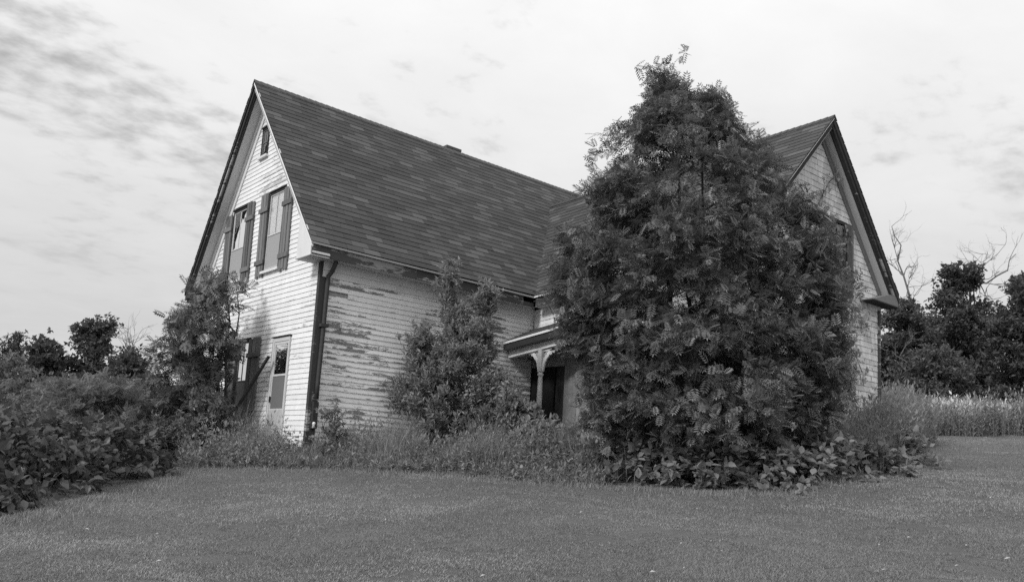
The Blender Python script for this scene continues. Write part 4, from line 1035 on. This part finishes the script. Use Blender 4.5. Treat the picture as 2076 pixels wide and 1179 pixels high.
def dead_tree(name, label, paths, t, seed, r0, depth=3, group=None, nb=5):
    """paths: main limbs as photograph points; side twigs branch off in all directions"""
    r = np.random.default_rng(seed); L, R = [], []
    def grow(p, d, ln, rad, k):
        n = 5; pts = [p]
        for i in range(n):
            d = unit(d + r.normal(0, 0.22, 3) + np.array([0, 0, 0.06])); pts.append(pts[-1] + d * ln / n)
        L.append(np.array(pts)); R.append(rad * (1 - 0.7 * np.linspace(0, 1, n + 1)))
        if k > 0:
            for j in range(r.integers(2, 4)):
                i = r.integers(2, n + 1); grow(pts[i], unit(d + r.normal(0, 0.55, 3)), ln * r.uniform(0.45, 0.7), rad * 0.5, k - 1)
    for path, ra in paths:
        P = np.array([at(x, y, t + 0.0) for x, y in path]); P[1:] += r.normal(0, 0.08, P[1:].shape)
        rad = 0.7 * ra * (1 - 0.75 * np.linspace(0, 1, len(P))); L.append(P); R.append(rad)
        for j in range(nb):
            i = r.integers(1, len(P)); d = unit(P[i] - P[i - 1] + r.normal(0, 0.5, 3))
            grow(P[i], d, r.uniform(0.5, 1.3) * t / 40, rad[i] * 0.55 + 0.006, depth - 1)
    P0 = L[0][0]; s_, t_ = st(P0)
    T = thing(name, gxyz(s_, t_), label, 'dead tree', group)
    g = gxyz(s_, t_, -0.05); L.insert(0, np.array([g, (g + P0) / 2, P0])); R.insert(0, np.full(3, paths[0][1] * 1.1))
    V, F = tube_np(L[:1], R[:1], 7); link('trunk', np_mesh('trunk', V, F, smooth=True), T, DEADWOOD)
    V, F = tube_np(L[1:], R[1:], 5); link('branches', np_mesh('branches', V, F, smooth=True), T, DEADWOOD)
    return T
G_D = 'dead trees standing in the treelines'
dead_tree('dead_tree', 'tall bare dead tree rising just right of the wing gable', [([(1845, 640), (1838, 600), (1830, 560), (1821, 530), (1823, 500), (1815, 478), (1810, 465)], 0.085), ([(1821, 530), (1808, 505), (1803, 485)], 0.035), ([(1838, 600), (1850, 560), (1855, 540)], 0.03), ([(1850, 640), (1856, 600), (1870, 580), (1885, 572)], 0.03), ([(1845, 620), (1820, 618), (1795, 612)], 0.03)], 42.5, 101, 0.08, 3, G_D, 6)
dead_tree('dead_tree', 'bare crooked dead tree in the middle of the right treeline', [([(1953, 640), (1958, 590), (1972, 572), (1990, 566), (2003, 568), (2020, 558), (2040, 545), (2050, 525), (2055, 518)], 0.10), ([(1972, 572), (1995, 563), (1996, 545), (2005, 530), (2020, 510), (2035, 495)], 0.05), ([(1996, 545), (1993, 530), (1990, 520)], 0.03), ([(1996, 600), (2003, 585), (2012, 565)], 0.04)], 44.5, 102, 0.09, 3, G_D, 6)
dead_tree('dead_tree', 'pale bare forked snag low in the right treeline', [([(1835, 760), (1832, 735), (1822, 715), (1808, 705)], 0.06), ([(1825, 720), (1832, 702), (1835, 695)], 0.03)], 36.2, 103, 0.05, 2, G_D, 3)
dead_tree('dead_tree', 'faint bare poles behind the low dark tree on the left', [([(258, 740), (256, 705), (254, 680)], 0.035), ([(256, 720), (262, 690), (266, 672)], 0.03), ([(275, 740), (276, 700), (284, 672)], 0.035), ([(276, 705), (272, 688), (271, 676)], 0.02), ([(250, 735), (245, 705), (243, 690)], 0.02)], 39.0, 104, 0.04, 2, G_D, 4)

# ------------------------------------------------------------------ grasses
def blades(P, H, Wd, r, lean=0.35, seg=2, droop=0.25, wind=(0.0, 0.0)):
    n = len(P); a = r.uniform(0, 2 * np.pi, n); ld = np.stack([np.cos(a), np.sin(a)], 1) * (lean * r.random(n) ** 0.7)[:, None] + np.array(wind)
    sd = np.stack([-np.sin(a + r.normal(0, .6, n)), np.cos(a), 0 * a], 1)
    V = np.zeros((n, 2 * seg + 1, 3)); F = []
    for j in range(seg + 1):
        u = j / seg
        c = P.copy(); c[:, :2] += ld * (H * u ** 1.6)[:, None]; c[:, 2] += H * (u - droop * (lean * u) ** 2 * 2)
        if j < seg:
            wd = Wd * (1 - 0.55 * u); V[:, 2 * j] = c - sd * wd[:, None]; V[:, 2 * j + 1] = c + sd * wd[:, None]
        else: V[:, 2 * j] = c
    for j in range(seg - 1):
        F += [(2 * j, 2 * j + 1, 2 * j + 3), (2 * j, 2 * j + 3, 2 * j + 2)]
    F.append((2 * seg - 2, 2 * seg - 1, 2 * seg)); F = np.array(F); k = 2 * seg + 1
    return V.reshape(-1, 3), (np.arange(n)[:, None, None] * k + F[None]).reshape(-1, 3), np.repeat(r.random(n), k)
r = np.random.default_rng(110)
def vnoise(a, b, cell, seed):
    q = np.random.default_rng(seed).random((257, 257)); u, v = np.asarray(a) / cell + 97.3, np.asarray(b) / cell + 31.7
    i, j = np.floor(u).astype(int), np.floor(v).astype(int); f, g = u - i, v - j; f, g = f * f * (3 - 2 * f), g * g * (3 - 2 * g); i, j = i % 256, j % 256
    return (q[i, j] * (1 - f) + q[i + 1, j] * f) * (1 - g) + (q[i, j + 1] * (1 - f) + q[i + 1, j + 1] * f) * g
n = 640000                                # mown lawn, thinner with distance; part of it in tufts
nt_ = 26000
def lawn_pts(m):
    u = r.random(m); e = 0.6
    t = (5.6 ** -e + u * (27.0 ** -e - 5.6 ** -e)) ** (-1 / e)
    return r.uniform(-0.66, 0.66, m) * t, t
s, t = lawn_pts(n)
ts, tt_ = lawn_pts(nt_); tid = r.integers(0, nt_, n); tuf = r.random(n) < 0.45
rad_ = 0.025 + 0.03 * r.random(nt_)
s = np.where(tuf, ts[tid] + r.normal(0, 1, n) * rad_[tid] * (0.6 + 0.05 * tt_[tid]), s); t = np.where(tuf, tt_[tid] + r.normal(0, 1, n) * rad_[tid] * (0.6 + 0.05 * tt_[tid]), t)
tone_ = r.random(nt_)[tid]; th_ = (0.75 + 0.55 * r.random(nt_) ** 2)[tid]
P = gxyz(s, t); k = outside_house(P) & ~((s < -6.0) & (t > 8)); P, t, s, tuf, tone_, th_ = P[k], t[k], s[k], tuf[k], tone_[k], th_[k]
patch = 0.5 * vnoise(s, t, 0.9, 1) + 0.3 * vnoise(s, t, 0.33, 2) + 0.2 * vnoise(s, t, 0.12, 3)
H = (0.020 + 0.020 * r.random(len(P))) * (0.75 + 0.5 * patch) * (1 + 0.02 * t) * np.where(tuf, th_, 1.0); Wd = 0.0022 * (1 + 0.09 * t)
V, F, rd = blades(P - [0, 0, 0.004], H, Wd, r, 0.9, 1)
big = 0.45 * vnoise(s, t * 1.6, 3.2, 4) + 0.30 * vnoise(s * 0.7, t, 1.1, 5) + 0.25 * vnoise(s, t, 0.45, 6)
wear = vnoise(s, t, 0.55, 7) * vnoise(s, t, 0.16, 8)          # thin worn spots
rd = np.clip(0.34 * rd + np.repeat(0.12 + 1.15 * (big - 0.5) + 0.21 + np.where(tuf, 0.45 * (tone_ - 0.5), 0), 3), 0.01, 0.99)
V = V.reshape(-1, 3, 3); V[:, 2] = np.where((wear > 0.50)[:, None], V[:, 0] * 0.65 + V[:, 2] * 0.35, V[:, 2]); V = V.reshape(-1, 3)
tag(link('grass', np_mesh('grass', V, F, rd), None, L_LAWN), 'short mown grass covering the lawn', 'grass', kind='stuff')
# unmown strip between lawn and house
edge = np.array([gpix(x, y) for x, y in ((388, 947), (500, 949), (620, 951), (760, 955), (900, 962), (1020, 970), (1110, 980), (1220, 985))])
def strip(n, back, pw=1.0, lo=0.0, hi=1.0):
    u = lo + (hi - lo) * r.random(n); q = u * (len(edge) - 1); i = np.minimum(q.astype(int), len(edge) - 2); f = (q - i)[:, None]
    p = edge[i] * (1 - f) + edge[i + 1] * f; b = r.random(n) ** pw * back
    return p[:, 0] + r.normal(0, .05, n), p[:, 1] + b + r.normal(0, .04, n), b
s, t, b = strip(27000, 2.6)
P = gxyz(s, t); k = outside_house(P); P, b = P[k], b[k]
cl_ = 0.6 + 0.8 * (0.5 + 0.5 * np.sin(P[:, 0] * 3.1) * np.sin(P[:, 1] * 2.7 + 1))
s_, t_ = st(P); H = (0.35 + 1.35 * vnoise(s_, t_, 0.55, 11)) * (0.09 + 0.52 * np.minimum(b / 0.9, 1)) * (0.5 + 0.7 * r.random(len(P))) * cl_
V, F, rd = blades(P, H, np.full(len(P), 0.0045), r, 0.45, 3, wind=(0.05, -0.05))
tag(link('tall_grass', np_mesh('tall_grass', V, F, rd), None, L_TALL), 'unmown tall grass strip along the side wall of the house', 'grass', kind='stuff')
# thinning fringe where the long grass runs out into the lawn
edge_b = np.array([gpix(x, y) for x, y in ((1220, 988), (1330, 996), (1450, 1003), (1560, 1000), (1650, 988), (1740, 970), (1820, 945), (1890, 912))])
edge_l = np.array([gpix(x, y) for x, y in ((5, 1062), (120, 1035), (220, 1008), (300, 985), (370, 957))])
FS, FT = [], []
for E_ in (edge, edge_b, edge_l):
    m = 9000; q = r.random(m) * (len(E_) - 1); i = np.minimum(q.astype(int), len(E_) - 2); f = (q - i)[:, None]
    p = E_[i] * (1 - f) + E_[i + 1] * f
    off = -np.abs(r.normal(0, 0.22, m)) * (0.4 + 0.9 * np.abs(np.sin(q * 9.0 + 2 * np.sin(q * 23)))) + 0.15
    if E_ is edge_l: FS.append(p[:, 0] - off); FT.append(p[:, 1] + r.normal(0, .05, m))
    else: FS.append(p[:, 0]); FT.append(p[:, 1] + off)
FS, FT = np.concatenate(FS), np.concatenate(FT); P = gxyz(FS, FT); k = outside_house(P); P = P[k]
V, F, rd = blades(P, 0.03 + 0.09 * r.random(len(P)) ** 2, np.full(len(P), 0.003), r, 0.7, 2)
tag(link('edge_grass', np_mesh('edge_grass', V, F, rd), None, L_LAWN), 'ragged fringe of uncut grass along the edges of the lawn', 'grass', kind='stuff')
# leafy weeds in the strip
s, t, b = strip(2300, 2.2); tips = gxyz(s, t); hh = (0.25 + 1.5 * vnoise(s, t, 0.6, 12)) * (0.10 + 0.50 * np.minimum(b / 0.7, 1)) * (0.6 + 0.6 * r.random(len(s)))
k = outside_house(tips); tips, hh = tips[k], hh[k]; dirs = unit(np.array([0, 0, 1.0]) + 0.25 * r.normal(size=tips.shape)); tips = tips + dirs * hh[:, None]
ld = leaves_on(tips, dirs, hh, 11, 0.078, r, 1.0, 0.4, 0.05, outside_house, 0.1)
V, F, rd = place(QUADN, *ld, r)
tag(link('weeds', np_mesh('weeds', V, F, rd), None, L_SHRUB), 'mixed leafy weeds growing through the tall grass by the house', 'weeds', kind='stuff')
s, t, b = strip(420, 2.2); tips = gxyz(s, t); hh = (0.3 + 1.3 * vnoise(s, t, 0.7, 13)) * (0.15 + 0.45 * np.minimum(b / 0.9, 1)) * (0.6 + 0.6 * r.random(len(s)))
k = outside_house(tips); tips, hh = tips[k], hh[k]; dirs = unit(np.array([0, 0, 1.0]) + 0.3 * r.normal(size=tips.shape)); tips = tips + dirs * hh[:, None]
V, F, rd = place(BROAD, *leaves_on(tips, dirs, hh, 8, 0.095, r, 1.0, 0.3, 0.05, outside_house, 0.15), r)
tag(link('broad_weeds', np_mesh('broad_weeds', V, F, rd), None, L_BROAD), 'broad leafed weeds among the tall grass by the house', 'weeds', kind='stuff')
# pale blossom heads among the weeds
pts = []
for cx_, cy_, n_, sx, sy in ((815, 905, 150, 22, 18), (985, 905, 110, 16, 10), (720, 925, 60, 25, 10), (890, 940, 60, 30, 10), (1050, 935, 40, 30, 12), (560, 915, 30, 25, 8)):
    for _ in range(n_):
        pts.append(at(r.normal(cx_, sx), r.normal(cy_, sy), r.uniform(14.6, 15.4)))
pts = np.array(pts); s_, t_ = st(pts); k = (pts[:, 2] > ground(s_, t_) + 0.05) & (pts[:, 2] < ground(s_, t_) + 0.7); pts = pts[k]
V, F, rd = place(QUAD, pts, unit(r.normal(size=pts.shape)), unit(r.normal(size=pts.shape) + [0, 0, 1]), 0.03 * (0.6 + 0.8 * r.random(len(pts))), r)
tag(link('blossom', np_mesh('blossom', V, F, rd), None, L_FLOWER), 'small pale blossoms scattered over the weeds by the side wall', 'flowers', kind='stuff')
# arching tuft
g0 = gpix(1140, 968)
def tuft(name, label, s0, t0, n, rad, h, mat, lean, wd=0.006, group=None):
    P = gxyz(s0 + r.normal(0, rad, n), t0 + r.normal(0, rad, n)); V, F, rd = blades(P, h * (0.55 + 0.6 * r.random(n)), np.full(n, wd), r, lean, 5, 0.55)
    o = link(name, np_mesh(name, V, F, rd), None, mat); return tag(o, label, 'grass', group)
tuft('grass_tuft', 'arching tuft of long grass at the lawn edge left of the rowan', g0[0], g0[1] + 0.25, 1500, 0.26, 0.62, L_TALL, 0.95)
tuft('grass_tuft', 'smaller upright tuft of grass beside the rowan stems', pxs(1330, 13.6), 13.6, 800, 0.28, 0.85, L_TALL, 0.35)
# tall weeds right of the wing
def stalks(name, label, S, T, H, size, mat, tpl, per, wd=0.006, kind='stuff'):
    P = gxyz(S, T); k = outside_house(P); P, H = P[k], H[k]; n = len(P)
    dirs = unit(np.array([0, 0, 1.0]) + 0.12 * r.normal(size=P.shape)); tips = P + dirs * H[:, None]
    ld = leaves_on(tips, dirs, H, per, size, r, 0.7, 0.75, 0.0, None, 0.08)
    V, F, rd = place(tpl, *ld, r); V2, F2_, rd2 = blades(P, H, np.full(n, wd), r, 0.15, 3)
    o = link(name, np_mesh(name, np.concatenate([V, V2]), np.concatenate([F, F2_ + len(V)]), np.concatenate([rd, rd2])), None, mat)
    return tag(o, label, 'weeds', kind=kind)
n = 900; tt = r.uniform(15.2, 21.0, n); xx = 1765 + (tt - 15.2) / 5.8 * 85 + r.uniform(-20, 60, n)
stalks('tall_weeds', 'tall upright weeds around the right corner of the wing', pxs(xx, tt), tt, 1.35 * (0.45 + 0.65 * r.random(n)) * np.clip(1.15 - np.abs(xx - 1830) / 160, .4, 1), 0.11, L_SHRUB, QUADN, 16)
n = 500; tt = r.uniform(14.0, 16.5, n); xx = r.uniform(1690, 1800, n)
stalks('tall_weeds', 'weeds filling the foot of the wing wall behind the brambles', pxs(xx, tt), tt, 0.9 * (0.5 + 0.6 * r.random(n)), 0.09, L_BROAD, QUADN, 12)
n = 380; tt = r.uniform(14.9, 16.9, n); xx = r.uniform(385, 605, n)
stalks('weeds', 'leafy weeds below the front gable and its storm door', pxs(xx, tt), tt, 0.46 * (0.25 + 0.85 * r.random(n)) * (0.65 + 0.45 * np.sin(xx * 0.06 + tt * 2.2)), 0.085, L_SHRUB, QUAD, 13)
# field of long pale grass on the right
n = 34000; t = 25.2 + 13 * r.random(n) ** 1.2; s = (0.42 + 0.30 * r.random(n)) * t
def lump(a, b): return np.sin(a * 1.3 + 1.7 * np.sin(b * 0.7)) * np.sin(b * 1.1 + 1.3 * np.sin(a * 0.6))
P = gxyz(s, t); H = (0.3 + 0.85 * r.random(n)) * (0.25 + 1.55 * vnoise(s, t, 2.2, 14)) * np.clip(0.55 + (t - 25.2) / 1.6, .55, 1)
V, F, rd = blades(P, H, np.full(n, 0.009), r, 0.85, 3)
k = r.random(n) < 0.15; tip = V.reshape(n, -1, 3)[k, -1]      # seed heads
V2, F2_, rd2 = place(QUADN, tip - [0, 0, 0.12], unit(np.array([0, 0, 1.0]) + 0.35 * r.normal(size=tip.shape)), unit(r.normal(size=tip.shape)), 0.16 * (0.5 + 0.8 * r.random(len(tip))), r)
tag(link('field_grass', np_mesh('field_grass', np.concatenate([V, V2]), np.concatenate([F, F2_ + len(V)]), np.concatenate([rd, rd2])), None, L_FIELD), 'long pale grass of the field beyond the lawn on the right', 'grass', kind='stuff')
n = 1700; t = 24.5 + 5.5 * r.random(n) ** 1.8; s = (0.43 + 0.30 * r.random(n)) * t
stalks('field_weeds', 'darker weeds along the front edge of the pale field', s, t, (0.35 + 0.45 * r.random(n)) * (0.3 + 1.6 * vnoise(s, t, 1.1, 15)), 0.13, L_BROAD, QUADN, 13)
mound('field_shrub', 'small dark bush standing in the pale field grass', 'shrub', [(pxs(2010, 27.5), 27.5, .65, .6, 1.15)], QUADN, L_BROAD, 0.12, 160, 11, 0.4, 120, up=0.9)
mound('field_shrub', 'low weedy bush at the left end of the pale field', 'shrub', [(pxs(1925, 26.6), 26.6, .8, .6, .95)], QUADN, L_BROAD, 0.12, 160, 11, 0.4, 121, up=0.9)
# fallen leaves on the lawn
me_f = np_mesh('fallen_leaf', *leaf_simple(0.5, 0.25, 0.1, 1)); me_f.materials.append(PALELEAF)
for k in range(75):
    x, y = r.uniform(20, 2060), r.uniform(985, 1175)
    if r.random() < 0.45: x = r.uniform(1300, 2060)
    if x < 420 and y < 1075: continue
    if 1180 < x < 1760 and y < 1020: continue
    s_, t_ = gpix(x, y); p = gxyz(s_, t_, 0.032)
    o = link('fallen_leaf', me_f); a = r.uniform(0, 6.28); q = r.uniform(0.025, 0.055) * (1.3 if k % 9 == 0 else 1)
    o.location = p; o.rotation_euler = (r.normal(0, .3), r.normal(0, .3), a); o.scale = (q, q, q)
    tag(o, 'small pale fallen leaf lying on the mown lawn', 'leaf', 'fallen leaves on the lawn')
